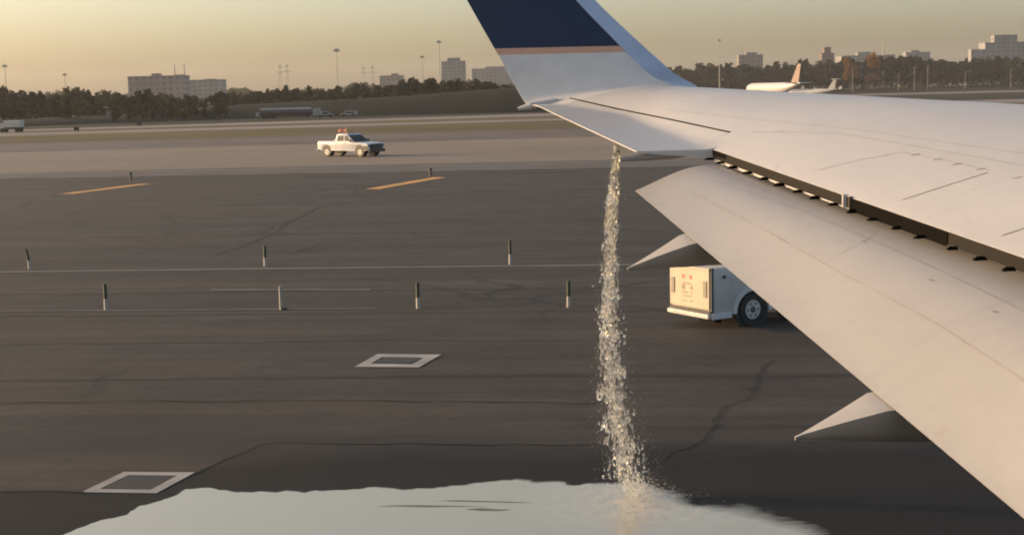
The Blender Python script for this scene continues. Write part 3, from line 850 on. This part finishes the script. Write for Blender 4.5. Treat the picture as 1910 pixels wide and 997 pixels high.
# ------------------------------------------------------------------ tow tractor under the flap
def tractor():
    g0 = ground(1327, 618)
    u = Vector((.85, .53, 0)).normalized()           # along the side, away from the end panel
    rz = math.atan2(u.y, u.x)
    W, Lh = 1.36, 3.1
    # local: x along side, y to the left; near corner at x=0,y=0 ; end panel spans y 0..W
    root = empty('tow_tractor', (g0.x, g0.y, 0.01), rz, 'small white airport tow tractor, its lettered end panel catching the sun beneath the flap', 'tow tractor')
    ht, z0 = 1.30, .30
    wx = 1.12
    pr = [(0.02, z0), (0.02, ht - .03), (.10, ht), (2.0, ht - .02), (2.08, ht - .12), (Lh, ht - .30), (Lh, z0), (2.75, z0)] + arch(2.30, .42, z0)[::1] + [(1.80, z0), (wx + .46, z0)] + arch(wx, .46, z0) + [(wx - .46, z0)]
    b = MB(); b.prism(pr, 0.02, W - .02); b.build('body', M['white_dirty'], root, 25, .025)
    # end panel and bumper
    b = MB(); b.box((-.008, W / 2, .84), (.05, W - .06, .82)); ep = b.build('end_panel', M['panel'], root, None, .015)
    b = MB(); b.box((-.01, W / 2, 1.275), (.07, W - .04, .05)); b.build('end_lip', M['panel'], root, None, .01)
    b = MB(); b.box((-.02, W / 2, .385), (.03, W - .03, .05)); b.build('dark_slot', M['black'], root)
    b = MB(); b.box((-.03, W / 2, .30), (.12, W, .10)); b.build('bumper', M['white_dirty'], root, None, .02)
    b = MB(); b.box((.025, .012, .84), (.06, .05, .94)); b.build('corner_post', M['dark'], root)
    for y, h0 in ((.15, .34), (W - .15, .34)):
        b = MB(); b.box((-.04, y, .86), (.02, .12, .34)); lamp = b.build('tail_light', M['ink'], root, None, .01)
    # worn stencilling: the words cannot be read in the picture, so short broken strokes in their place
    for y, z, wd, hh, mm in ((.62, 1.07, .10, .07, 'red'), (.86, 1.07, .12, .07, 'red'), (.74, .93, .30, .025, 'ink'), (.64, .85, .16, .08, 'ink'), (.86, .85, .12, .10, 'ink'),
                             (.74, .74, .34, .03, 'ink'), (.74, .66, .28, .03, 'ink'), (.72, .56, .36, .022, 'ink')):
        k = max(2, int(wd / .06))
        for i in range(k):
            if random.random() > .88: continue
            b = MB(); b.box((-.0345, y - wd / 2 + (i + .5) * wd / k, z), (.004, wd / k * .66, hh * 1.25 * random.uniform(.75, 1))); b.build('lettering_stroke', M[mm], ep)
    # wheel arch flare
    for yy, sg in ((0.0, -1), (W, 1)):
        b = MB(); rg = []
        for i in range(13):
            a = math.pi * i / 12
            rg.append([(wx + r * math.cos(a), yy + sg * t, z0 + r * math.sin(a)) for r, t in ((.45, -.03), (.54, -.03), (.54, .03), (.45, .03))])
        b.rings(rg); b.build('wheel_arch', M['white'], root, 30)
        b = MB(); b.box((.28, yy, .29), (.52, .06, .12)); b.build('side_sill', M['white'], root, None, .01)
        wheel(root, wx, yy - sg * .10, .345, .365, .24, M['rim'], sg)
        wheel(root, 2.30, yy - sg * .10, .345, .365, .24, M['rim'], sg)
        b = MB(); b.cyl((wx, yy - sg * .55, z0), (wx, yy - sg * .018, z0), .45, None, 20); b.build('wheel_well', M['black'], root)
    b = MB(); b.cyl((.36, -.012, 1.10), (.36, .03, 1.10), .035, None, 10); b.build('filler_cap', M['black'], root)
    # driver's place, mostly hidden behind the flap
    b = MB(); b.box((.95, W / 2, ht + .10), (.5, .6, .16)); b.box((.72, W / 2, ht + .36), (.12, .6, .42)); b.build('seat', M['black'], root, None, .04)
    b = MB(); b.cyl((1.75, W / 2, ht), (1.5, W / 2, ht + .34), .03, None, 8)
    ring = [[(1.5 + .19 * math.cos(q * math.pi / 8) * .8 + .018 * math.cos(h * math.pi / 3), W / 2 + .19 * math.sin(q * math.pi / 8), ht + .34 + .05 * math.cos(q * math.pi / 8) + .018 * math.sin(h * math.pi / 3)) for h in range(6)] for q in range(17)]
    b.rings(ring, True, False, False); b.build('steering_wheel', M['black'], root)
    return root
tractor()

# ------------------------------------------------------------------ edge markers
def marker(px, py, top, white=False, lean=0.0):
    g = ground(px, py); Y = g.y; s = F_PX / Y; h = (py - top) / s
    if white:
        o = empty('edge_marker', g, 0, 'plain white edge marker post standing beside the short painted line', 'marker post', 'edge marker posts')
        b = MB(); b.cyl((0, 0, 0), (0, 0, h), .035, .03, 10); b.build('post', M['marker_white'], o, 40)
        b = MB(); b.cyl((0.06, -.02, 0), (.06, -.02, .06), .11, .08, 12); b.build('base', M['black'], o, 40)
    else:
        o = empty('edge_marker', g, 0, None, 'marker post', 'edge marker posts')
        b = MB(); b.cyl((0, 0, 0), (0, 0, h * .42), .052, .045, 10); b.build('white_base', M['marker_white'], o, 40)
        b = MB(); b.cyl((0, 0, h * .42), (-lean * h, 0, h), .045, .042, 10); b.build('green_sleeve', M['marker_green'], o, 40)
    return o
for px, py, tp, lab in ((55, 501, 464, 'leaning green and white marker post, leftmost on the long white line'), (495, 496, 457, 'green and white marker post on the long white line, farther left of the pale streak'),
                   (952, 493, 447, 'green and white marker post on the long white line nearest the falling stream'),
                   (198, 577, 528, 'green and white marker post in the nearer row, leftmost one'), (780, 575, 525, 'green and white marker post in the nearer row below the right yellow dash'),
                   (1061, 573, 522, 'green and white marker post in the nearer row next to the falling stream')):
    o = marker(px, py, tp, False, .12 if px == 55 else 0.0); o['label'] = lab
marker(524, 577, 533, True)
for px, py, tp, lab in ((244, 336, 321, 'small dark marker light at the end of the left yellow dash'), (803, 328, 313, 'small dark marker light at the end of the right yellow dash')):
    g = ground(px, py); h = (py - tp) / (F_PX / g.y)
    o = empty('marker_light', g, 0, lab, 'marker light', 'marker lights by the yellow dashes')
    b = MB(); b.cyl((0, 0, 0), (0, 0, h * .7), .09, .07, 8); b.build('stem', M['dark'], o, 40)
    b = MB(); b.cyl((0, 0, h * .7), (0, 0, h), .12, .10, 8); b.build('lamp_head', M['black'], o, 40)

# ------------------------------------------------------------------ grass bank (terrain) and right-hand rise
def ridge(name, pts, depth, m):
    """pts: image columns with base distance and crest height; slopes up from the base, falls away behind"""
    b = MB(); rows = []
    for px, Y, hgt in pts:
        p = drop(px, Y); dirv = Vector((0, 1, 0))
        r = []
        for k in range(9):
            t = k / 8; z = hgt * (0 if k == 0 else math.sin(math.pi / 2 * min(1, t / .55)) if t <= .55 else 1 - .9 * ((t - .55) / .45) ** 2)
            r.append((p.x + t * depth * p.x / max(p.y, 1), p.y + t * depth, z - (0.3 if k in (0, 8) else 0) + (random.uniform(-.12, .12) if 0 < k < 8 else 0)))
        rows.append(r)
    b.rings(rows, False, False, False)
    o = b.build(name, m, None, 60); return tag(o, kind='structure')
bank_pts = []
for px in range(-700, 1150, 25):
    hgt = float(np.interp(px, [-700, 0, 200, 300, 450, 760, 950, 1010, 1130], [1.5, 1.5, 1.8, 2.6, 3.6, 5.0, 6.6, 6.6, 0.1]))
    Yb = float(np.interp(px, [-700, 0, 450, 1000, 1500], [320, 320, 372, 372, 372]))
    bank_pts.append((px, Yb, hgt))
ridge('grass_bank', bank_pts, 34, M['bank'])
rise = [(px, 870, float(np.interp(px, [1150, 1500, 1900, 2600], [0.6, 2.2, 3.6, 4.5]))) for px in range(1150, 2650, 40)]
ridge('grass_rise', rise, 200, M['field'])

# ------------------------------------------------------------------ trees
def crown_mesh(name, wdt, hgt, z0, n, leaf, m, lobes=9, seed=0, taper=0.0):
    rg = np.random.default_rng(seed)
    L = []
    for k in range(lobes):
        zz = rg.uniform(.12, .88); r = (0.5 - .42 * abs(zz - .42)) * (1 - taper * zz)
        a = rg.uniform(0, 6.28); L.append((r * .55 * math.cos(a) * wdt, r * .55 * math.sin(a) * wdt, z0 + zz * hgt, r * rg.uniform(.55, .85) * wdt * .62, hgt * rg.uniform(.10, .20)))
    P = []
    for k in range(n):
        x, y, z, rr, rz = L[rg.integers(lobes)]
        d = rg.normal(size=3); d /= np.linalg.norm(d); q = rg.uniform(.45, 1.05)
        P.append((x + d[0] * rr * q, y + d[1] * rr * q, z + d[2] * rz * q))
    P = np.array(P); V = np.zeros((n, 4, 3))
    a = rg.normal(size=(n, 3)); a /= np.linalg.norm(a, axis=1)[:, None]; c = np.cross(a, rg.normal(size=(n, 3))); c /= np.linalg.norm(c, axis=1)[:, None]
    s = leaf * rg.uniform(.5, 1.3, (n, 1))
    V[:, 0] = P - a * s - c * s * .7; V[:, 1] = P + a * s - c * s * .6; V[:, 2] = P + a * s * .9 + c * s * .7; V[:, 3] = P - a * s * .8 + c * s * .6
    return np_mesh(name, V.reshape(-1, 3), np.arange(n * 4).reshape(-1, 4), m)
def tree_proto(hgt, wdt, m, seed, trunk_frac=.2, taper=0.0):
    o = empty('tree')
    c = crown_mesh('crown', wdt, hgt * (1 - trunk_frac), hgt * trunk_frac, 620, hgt * .040, m, 11, seed, taper); c.parent = o
    b = MB(); b.cyl((0, 0, -.3), (.1, 0, hgt * .45), hgt * .028, hgt * .016, 7); b.cyl((.1, 0, hgt * .45), (hgt * .04, .1, hgt * .8), hgt * .016, hgt * .005, 6)
    for a in (0.4, 2.2, 4.3): b.cyl((.05, 0, hgt * .32), (hgt * .18 * math.cos(a), hgt * .18 * math.sin(a), hgt * .55), hgt * .012, hgt * .004, 5)
    b.build('trunk', M['trunk'], o)
    return o
KINDS_ = [('rounded dark green tree', 10, 8.5, 'leaf_dark', .16, 0), ('broad mid green tree', 10, 10, 'leaf_mid', .16, 0), ('narrow dark green tree', 10, 5.2, 'leaf_dark', .12, .5),
          ('loose olive green tree', 10, 8, 'leaf_olive', .18, 0.1), ('bushy mid green tree', 10, 7.4, 'leaf_mid', .10, 0.2), ('lopsided dark green tree', 10, 9, 'leaf_dark', .2, 0.15)]
protos = [tree_proto(h, wd, M[m], 11 + i, tf, tp) for i, (_, h, wd, m, tf, tp) in enumerate(KINDS_)]
used = set()
def plant(kind, px, Y, top_y, where, group, ground_z=0.0, label=None):
    g = drop(px, Y, ground_z); top = at(px, top_y, Y).z
    h = max(2.5, top - ground_z)
    if kind in used: o = copy_tree(protos[kind])
    else: o = protos[kind]; used.add(kind)
    s = h / 10; o.scale = (s * random.uniform(.9, 1.25), s * random.uniform(.9, 1.25), s); o.location = (g.x, g.y, ground_z)
    o.rotation_euler = (0, 0, random.uniform(0, 6.28))
    tag(o, label or (KINDS_[kind][0] + ' ' + where), 'tree', group)
    return o
LX = [-80, 0, 22, 60, 110, 140, 150, 165, 200, 260, 330, 350, 420, 450, 520, 600, 650, 700, 745, 760, 820, 900, 950, 985, 1060]
LY = [160, 152, 168, 166, 168, 160, 160, 168, 166, 166, 166, 172, 166, 170, 160, 158, 152, 156, 155, 143, 142, 146, 150, 156, 156]
x = -70
while x < 1030:
    Y = 430 + random.uniform(0, 40) if x > 420 else 400 + random.uniform(0, 60)
    k = random.choice([0, 1, 2, 4, 4, 5, 3]) if x < 740 else random.choice([0, 0, 2, 5, 4])
    ty = float(np.interp(x, LX, LY)) + random.uniform(-2, 9)
    plant(k, x, Y, ty, 'in the row behind the grass bank', 'trees behind the grass bank')
    x += random.uniform(9, 19)
x = -60
while x < 1040:                                 # second row behind, a little lower in the picture
    plant(random.choice([1, 3, 4, 1]), x, 560 + random.uniform(0, 60), float(np.interp(x, LX, LY)) + random.uniform(0, 10), 'rising behind the front row of the bank', 'trees behind the grass bank')
    x += random.uniform(16, 30)
# scrub on the lower left slope
x = -60
while x < 440:
    plant(random.choice([1, 3, 4]), x, 345 + random.uniform(0, 30), 190 + random.uniform(-6, 14), 'low on the slope at the left', 'scrub trees on the left slope')
    x += random.uniform(13, 24)
RX = [1240, 1262, 1290, 1330, 1380, 1420, 1450, 1500, 1560, 1620, 1660, 1700, 1730, 1760, 1800, 1850, 1910, 2000]
RY = [128, 122, 124, 116, 112, 116, 113, 112, 108, 106, 102, 98, 102, 110, 106, 104, 104, 100]
x = 1240
while x < 2120:
    plant(random.choice([0, 0, 2, 5, 4, 1]), x, 905 + random.uniform(0, 60), float(np.interp(x, RX, RY)) + random.uniform(-2, 12), 'in the wood at the far right', 'trees in the wood at the right', float(np.interp(x, [1150, 1900], [.5, 3.4])))
    x += random.uniform(8, 15)
x = 1230
while x < 2120:
    plant(random.choice([0, 5, 4, 1]), x, 985 + random.uniform(0, 60), float(np.interp(x, RX, RY)) + random.uniform(4, 16), 'deeper in the wood at the far right', 'trees in the wood at the right', 1.0)
    x += random.uniform(12, 20)
for x, ty, lab in ((1586, 104, 'smaller orange tree among the dark trees at the right'), (1628, 98, 'larger orange tree among the dark trees at the right')):
    o = tree_proto(10, 8, M['leaf_orange'], x, .2); g = drop(x, 890, 3.0)
    h = at(x, ty, 890).z - 2.0; o.scale = (h / 14,) * 2 + (h / 10,); o.location = (g.x, g.y, 2.0); tag(o, lab, 'tree')
for i, p in enumerate(protos):
    if i not in used:
        for c in list(p.children): bpy.data.objects.remove(c)
        bpy.data.objects.remove(p)
# far woods read as one mass
rg = np.random.default_rng(5); P = []
for k in range(9000):
    px = rg.uniform(-150, 2100); Y = rg.uniform(1150, 1500) if px < 1150 else rg.uniform(1150, 1400)
    topz = 12 + 2.5 * math.sin(px * .021) + 2 * math.sin(px * .057 + 1)
    if px > 1150: topz += 8
    z = topz * rg.uniform(0.05, 1) ** .6; d = ray(px, 170); P.append((d.x / d.y * Y, Y, z))
P = np.array(P); n = len(P); a = rg.normal(size=(n, 3)); a /= np.linalg.norm(a, axis=1)[:, None]; c = np.cross(a, rg.normal(size=(n, 3))); c /= np.linalg.norm(c, axis=1)[:, None]
s = rg.uniform(.8, 2.2, (n, 1)); V = np.stack([P - a * s - c * s, P + a * s - c * s, P + a * s + c * s, P - a * s + c * s], 1)
o = np_mesh('far_wood', V.reshape(-1, 3), np.arange(n * 4).reshape(-1, 4), M['leaf_mid']); tag(o, 'hazy far woodland along the horizon behind the nearer trees', 'woodland', kind='stuff')

# ------------------------------------------------------------------ far buildings
def building(name, blocks, Y, m, label, floors=True, masts=()):
    """blocks: image x0, x1, top y"""
    cx = (blocks[0][0] + blocks[0][1]) / 2; g = drop(cx, Y)
    root = empty(name, (g.x, Y, 0), 0, label, 'building')
    nm = ['wall', 'penthouse', 'penthouse', 'side_wing', 'side_wing']
    for i, (x0, x1, ty) in enumerate(blocks):
        p0, p1 = at(x0, ty, Y), at(x1, ty, Y); h = (p0.z + p1.z) / 2; wd = p1.x - p0.x; dp = max(10, wd * .5) * (1 - .12 * i)
        z0 = 0
        b = MB(); b.box(((p0.x + p1.x) / 2 - g.x, dp / 2 + .3 * i, (h + z0) / 2), (wd, dp, h - z0)); wl_ = b.build(nm[min(i, 4)], m, root)
        if i == 0:
            b = MB(); b.box(((p0.x + p1.x) / 2 - g.x, dp / 2, h + .25), (wd + .6, dp + .6, .5)); b.build('roof', M['build_grey'], root)
    for mx, ty, zz in masts:
        p = at(mx, ty, Y + 5); b = MB(); b.cyl((p.x - g.x, 5, zz), (p.x - g.x, 5, p.z), .45, .3, 6); b.build('mast', M['grey'], root)
    return root
building('apartment_building', [(238, 342, 143), (282, 296, 137), (325, 340, 139)], 900, M['build_pink'], 'long pinkish low-rise block with two roof masts behind the left trees', masts=((325, 121, 20), (343, 119, 20)))
building('tower_block', [(823, 868, 115), (834, 858, 108)], 1350, M['build_grey'], 'pale hazy tower block with stepped roof left of the winglet')
building('warehouse', [(708, 752, 142), (730, 742, 137)], 1300, M['build_pink'], 'low pinkish block with small roof hut left of the hazy tower')
building('warehouse', [(880, 990, 128), (905, 945, 124)], 1500, M['build_grey'], 'wide pale block directly behind the winglet edge')
building('apartment_building', [(345, 415, 150), (380, 400, 147)], 1100, M['build_grey'], 'pale hazy block right beside the long pinkish building')
building('warehouse', [(1378, 1423, 103), (1392, 1412, 98)], 1200, M['build_pink'], 'grey block with roof hut above trees near the wing silhouette')
building('brick_tower', [(1533, 1556, 100), (1538, 1550, 88)], 1250, M['build_brown'], 'slim brown brick tower with narrow top above the trees')
building('apartment_building', [(1838, 1912, 80), (1855, 1898, 65), (1812, 1840, 92)], 1200, M['build_grey'], 'tall grey apartment block at the far right edge')
building('apartment_building', [(1570, 1670, 104), (1600, 1625, 97)], 1400, M['build_grey'], 'long pale block behind the orange trees')
building('apartment_building', [(1690, 1735, 98), (1700, 1715, 94)], 1400, M['build_grey'], 'small hazy block between antenna mast and tall apartment block')

# ------------------------------------------------------------------ poles and pylons
def mast(px, base_z, top_y, Y, label, wdt=.2, head=True):
    g = drop(px, Y, base_z); tz = at(px, top_y, Y).z
    wdt *= .8; o = empty('light_mast', (g.x, Y, base_z), 0, label, 'light mast', 'tall floodlight masts')
    b = MB(); b.cyl((0, 0, 0), (0, 0, tz - base_z), wdt, wdt * .6, 8); b.build('pole', M['pole'], o, 50)
    if head:
        b = MB(); b.box((0, 0, tz - base_z), (2.2, .5, .5)); b.box((0, 0, tz - base_z + .5), (1.3, .4, .4)); b.build('lamp_cluster', M['pole'], o)
    return o
mast(632, 0, 95, 480, 'tallest floodlight mast rising behind the grass bank mid left')
mast(822, 0, 79, 620, 'floodlight mast just left of the hazy tower block', .34)
mast(790, 0, 107, 700, 'shorter floodlight mast left of the hazy tower block', .3)
mast(15, 0, 124, 560, 'floodlight mast nearest the left edge of the view', .3)
mast(125, 0, 140, 700, 'short floodlight mast left of the pinkish building', .3)
mast(1342, 0, 76, 860, 'thin floodlight mast above the trees right of the winglet', .4)
mast(1647, 0, 70, 940, 'antenna-like mast beside the larger orange tree', .7, False)
def pylon(px, top_y, Y, label):
    g = drop(px, Y); tz = at(px, top_y, Y).z
    o = empty('power_pylon', (g.x, Y, 0), 0, label, 'pylon', 'power line pylons')
    b = MB()
    for s in (-1, 1): b.cyl((s * 2.0, 0, 0), (s * .5, 0, tz), .2, .15, 5)
    for k in range(8):
        z0, z1 = tz * k / 8, tz * (k + 1) / 8; w0, w1 = 2 - 1.5 * k / 8, 2 - 1.5 * (k + 1) / 8; s = (-1) ** k
        b.cyl((s * w0, 0, z0), (-s * w1, 0, z1), .14, None, 4)
    b.build('lattice_tower', M['pole'], o)
    for f in (.80, .93):
        b = MB(); b.box((0, 0, tz * f), (8 - 4 * (f - .8) / .13, .35, .35)); b.build('cross_arm', M['pole'], o)
    return o
pylon(525, 120, 1350, 'left pylon of the pair above the dark tanker')
pylon(538, 118, 1350, 'right pylon of the pair above the dark tanker')
pylon(680, 123, 1450, 'left pylon of the pair right of the tallest mast')
pylon(697, 122, 1450, 'right pylon of the pair right of the tallest mast')
def lamp_post(px, base_y, top_y, Y, bz):
    g = drop(px, Y, bz); h = at(px, top_y, Y).z - bz
    o = empty('street_lamp', (g.x, Y, bz), 0, 'slim pale lamp post standing against the dark wood at the right', 'street lamp', 'lamp posts by the right wood')
    b = MB(); b.cyl((0, 0, 0), (0, 0, h), .10, .07, 6); b.build('pole', M['pole'], o)
    b = MB(); b.box((.6, 0, h), (1.6, .3, .22)); b.build('lamp_head', M['pole'], o)
for px, ty in ((1590, 128), (1675, 138), (1705, 126), (1730, 122), (1800, 134), (1885, 130)): lamp_post(px, 0, ty, 862, 1.2)

# ------------------------------------------------------------------ far aircraft
def airliner(name, px, Y, rz, L, dia, label, fin_m, ttail=False, zc=None):
    g = drop(px, Y); root = empty(name, (g.x, Y, 0.02), rz, label, 'airliner')
    r = dia / 2; zc = zc or (1.6 + r)
    b = MB(); rings = []
    for i in range(25):
        t = i / 24; x = L / 2 - t * L
        if t < .12: k = math.sqrt(max(0.003, 1 - (1 - t / .12) ** 2)); dz = -.12 * r * (1 - t / .12)
        elif t > .68: k = max(.08, 1 - ((t - .68) / .32) ** 1.5); dz = (1 - k) * r * .85
        else: k = 1; dz = 0
        rings.append([(x, r * k * math.cos(q * math.pi / 9), zc + dz + r * k * math.sin(q * math.pi / 9)) for q in range(18)])
    b.rings(rings); b.build('fuselage', M['plane_white'], root, 40)
    def slab(nm, pts, th, m, axis='z'):
        b = MB(); d = Vector((0, 0, th / 2)) if axis == 'z' else Vector((0, th / 2, 0))
        b.rings([[Vector(p) - d for p in pts], [Vector(p) + d for p in pts]]); return b.build(nm, m, root, None, .02)
    fh = L * .19
    fin = slab('tail_fin', [(-L * .33, 0, zc + r * .8), (-L * .46, 0, zc + r + fh), (-L * .515, 0, zc + r + fh), (-L * .47, 0, zc + r * .75)], .35, fin_m, 'y')
    hz = zc + r + fh * (.97 if ttail else -.08); xx = -L * (.50 if ttail else .43); sp_ = L * .17
    slab('tailplane', [(xx + 2.5, 0, hz), (xx - .5, sp_, hz + .3), (xx - 1.6, sp_, hz + .3), (xx - .8, 0, hz), (xx - 1.6, -sp_, hz + .3), (xx - .5, -sp_, hz + .3)], .2, M['plane_white'])
    for s in (-1, 1):
        slab('wing', [(L * .12, s * r * .6, zc - r * .75), (-L * .10, s * L * .43, zc - r * .45), (-L * .135, s * L * .43, zc - r * .45), (-L * .08, s * r * .6, zc - r * .75)], .35, M['plane_white'])
        b = MB()
        if ttail: b.cyl((-L * .24, s * (r + .6), zc + .3), (-L * .36, s * (r + .6), zc + .3), .6, .45, 12)
        else: b.cyl((L * .11, s * L * .15, zc - r * .95), (L * .01, s * L * .15, zc - r * .95), .95, .7, 12)
        b.build('engine', M['plane_white'], root, 40)
        b = MB(); b.cyl((-L * .04, s * 2.3, 0.55), (-L * .04, s * 2.9, .55), .55, None, 12); b.cyl((-L * .04, s * 2.6, .5), (-L * .04, s * 2.4, zc - r * .5), .15, None, 6); b.build('main_gear', M['dark'], root)
    b = MB(); b.cyl((L * .38, -.25, .4), (L * .38, .25, .4), .4, None, 12); b.cyl((L * .38, 0, .4), (L * .38, 0, zc - r * .6), .12, None, 6); b.build('nose_gear', M['dark'], root)
    return root
airliner('parked_airliner', 1442, 640, R(180 - 66), 41, 4.7, 'distant sunlit white airliner with brownish tail fin beyond the wing', M['fin_brown'], False, 4.7)
airliner('regional_jet', 1514, 760, R(180 - 28), 26, 2.7, 'small white jet with high T-shaped tail right of the sunlit airliner', M['white_dirty'], True, 2.2)

# ------------------------------------------------------------------ far vehicles and small things by the bank
def van(name, px, Y, L, W, H, rz, label, cat, m='white', box=False):
    g = drop(px, Y); root = empty(name, (g.x, g.y, 0.02), rz, label, cat)
    if box:
        b = MB(); b.box((-.5, 0, .9 + (H - .9) / 2), (L - 1.6, W, H - .9)); b.build('cargo_box', M[m], root, None, .04)
        b = MB(); b.prism([(L / 2 - 1.25, .5), (L / 2 - 1.25, H * .78), (L / 2 - .5, H * .76), (L / 2 - .1, H * .48), (L / 2, H * .40), (L / 2, .5)], -W * .46, W * .46); b.build('cab', M[m], root, None, .04)
        b = MB(); b.box((0, 0, .72), (L - .3, W * .7, .26)); b.build('chassis', M['dark'], root)
    else:
        b = MB(); b.prism([(-L / 2, .4), (-L / 2, H * .93), (-L / 2 + .15, H), (L / 2 - 1.5, H), (L / 2 - .8, H * .62), (L / 2 - .05, H * .5), (L / 2, .4)], -W / 2, W / 2); b.build('body', M[m], root, None, .06)
        for s in (-1, 1):
            b = MB(); b.prism([(-L * .36, H * .60), (-L * .36, H * .86), (L / 2 - 1.6, H * .86), (L / 2 - 1.15, H * .60)], s * (W / 2 + .004) - .004, s * (W / 2 + .004) + .004); b.build('side_windows', M['glass'], root)
    b = MB(); zt_ = H * (.75 if box else .95)
    b.add([(L / 2 - (.42 if box else 1.42), -W * .38, H * .72 if box else H * .93), (L / 2 - (.42 if box else 1.42), W * .38, H * .72 if box else H * .93), (L / 2 - (.07 if box else .78), W * .4, H * .5 if box else H * .66), (L / 2 - (.07 if box else .78), -W * .4, H * .5 if box else H * .66)], [(0, 1, 2, 3)])
    b.build('windscreen', M['glass'], root)
    for x in (-L * .3, L * .3):
        for s in (-1, 1):
            wb = MB(); wb.cyl((x, s * (W / 2 - .22), .38), (x, s * (W / 2 + .02), .38), .38, None, 14); wb.build('wheel', M['tyre'], root)
    return root
van('box_truck', 22, 262, 4.6, 2.0, 2.1, R(176), 'pale grey boxy truck parked at the far left edge below the bank', 'truck', 'white_dirty', True)
van('white_van', 815, 398, 4.6, 1.9, 2.1, R(80), 'small white van seen end-on at the foot of the grass bank', 'van')
van('white_van', 122, 430, 5, 1.9, 2.0, R(160), 'white van half hidden in the scrub on the left', 'van')
van('parked_car', 607, 362, 4.3, 1.75, 1.5, R(5), 'pale grey car parked just right of the dark tanker', 'car', 'grey')
van('parked_car', 651, 366, 4.2, 1.75, 1.45, R(175), 'grey car by the bank above the pickup truck', 'car', 'grey')
def tanker():
    g = drop(538, 360); root = empty('tanker_trailer', (g.x, g.y, .02), R(2), 'long dark tanker trailer with pale top walkway parked below the bank', 'tanker')
    b = MB(); rings = []
    for i in range(9):
        t = i / 8; k = .9 if i in (0, 8) else 1
        rings.append([(-7 + 13 * t, .95 * k * math.cos(q * math.pi / 8), 1.55 + .72 * k * math.sin(q * math.pi / 8)) for q in range(16)])
    b.rings(rings); b.build('tank', M['dark'], root, 40)
    b = MB(); b.box((-.5, 0, 2.34), (12.6, 1.0, .16)); b.box((-.5, -.52, 2.5), (12.6, .05, .3)); b.build('walkway', M['white'], root)
    b = MB(); b.box((-.5, 0, .80), (12.6, .9, .2)); b.build('chassis', M['black'], root)
    for x in (-6, -4.9, -3.8, 4.8):
        for s in (-1, 1): b = MB(); b.cyl((x, s * .75, .5), (x, s * 1.1, .5), .5, None, 14); b.build('wheel', M['tyre'], root)
    b = MB(); b.prism([(6.3, .5), (6.3, 2.4), (7.8, 2.4), (8.4, 1.4), (8.6, .5)], -1.1, 1.1); b.build('cab', M['grey'], root, None, .05)
    b = MB(); b.box((-7.6, 0, 1.1), (.9, 1.8, 1.0)); b.build('hose_cabinet', M['grey'], root, None, .03)
tanker()
g = drop(215, 405); sh = empty('storage_shed', (g.x, g.y, 1.2), R(4), 'low shed with pale flat roof on the left slope', 'shed')
b = MB(); b.box((0, 0, 1.2), (4.6, 3, 2.4)); b.build('wall', M['build_grey'], sh); b = MB(); b.box((0, 0, 2.5), (5.4, 3.6, .3)); b.build('roof', M['white_dirty'], sh)
for px, py, lab in ((143, 247, 'small dark airfield sign box on the grass, left one'), (260, 237, 'small dark airfield sign box nearer the tanker')):
    g = ground(px, py); o = empty('airfield_sign', g, R(10), lab, 'airfield sign', 'dark airfield signs on the verge')
    b = MB(); b.box((0, 0, .62), (.9, .18, .6)); b.build('sign_panel', M['black'], o, None, .02)
    for s in (-.3, .3): b = MB(); b.cyl((s, 0, 0), (s, 0, .34), .04, None, 8); b.build('leg', M['dark'], o)

# ------------------------------------------------------------------ haze
b = MB(); b.box((0, FAR / 2 - 30, 44), (2 * FAR + 20, FAR + 80, 90.0)); 
hm = bpy.data.materials.new('haze_air'); hm.use_nodes = True; t = hm.node_tree
t.nodes.remove(t.nodes['Principled BSDF']); pv = t.nodes.new('ShaderNodeVolumePrincipled')
pv.inputs['Color'].default_value = (0.97,0.96,0.95,1); pv.inputs['Density'].default_value = HAZE_DENSITY; pv.inputs['Anisotropy'].default_value = 0.2
t.links.new(pv.outputs[0], t.nodes['Material Output'].inputs['Volume'])
hz = b.build('haze', hm); hz['kind'] = 'stuff'
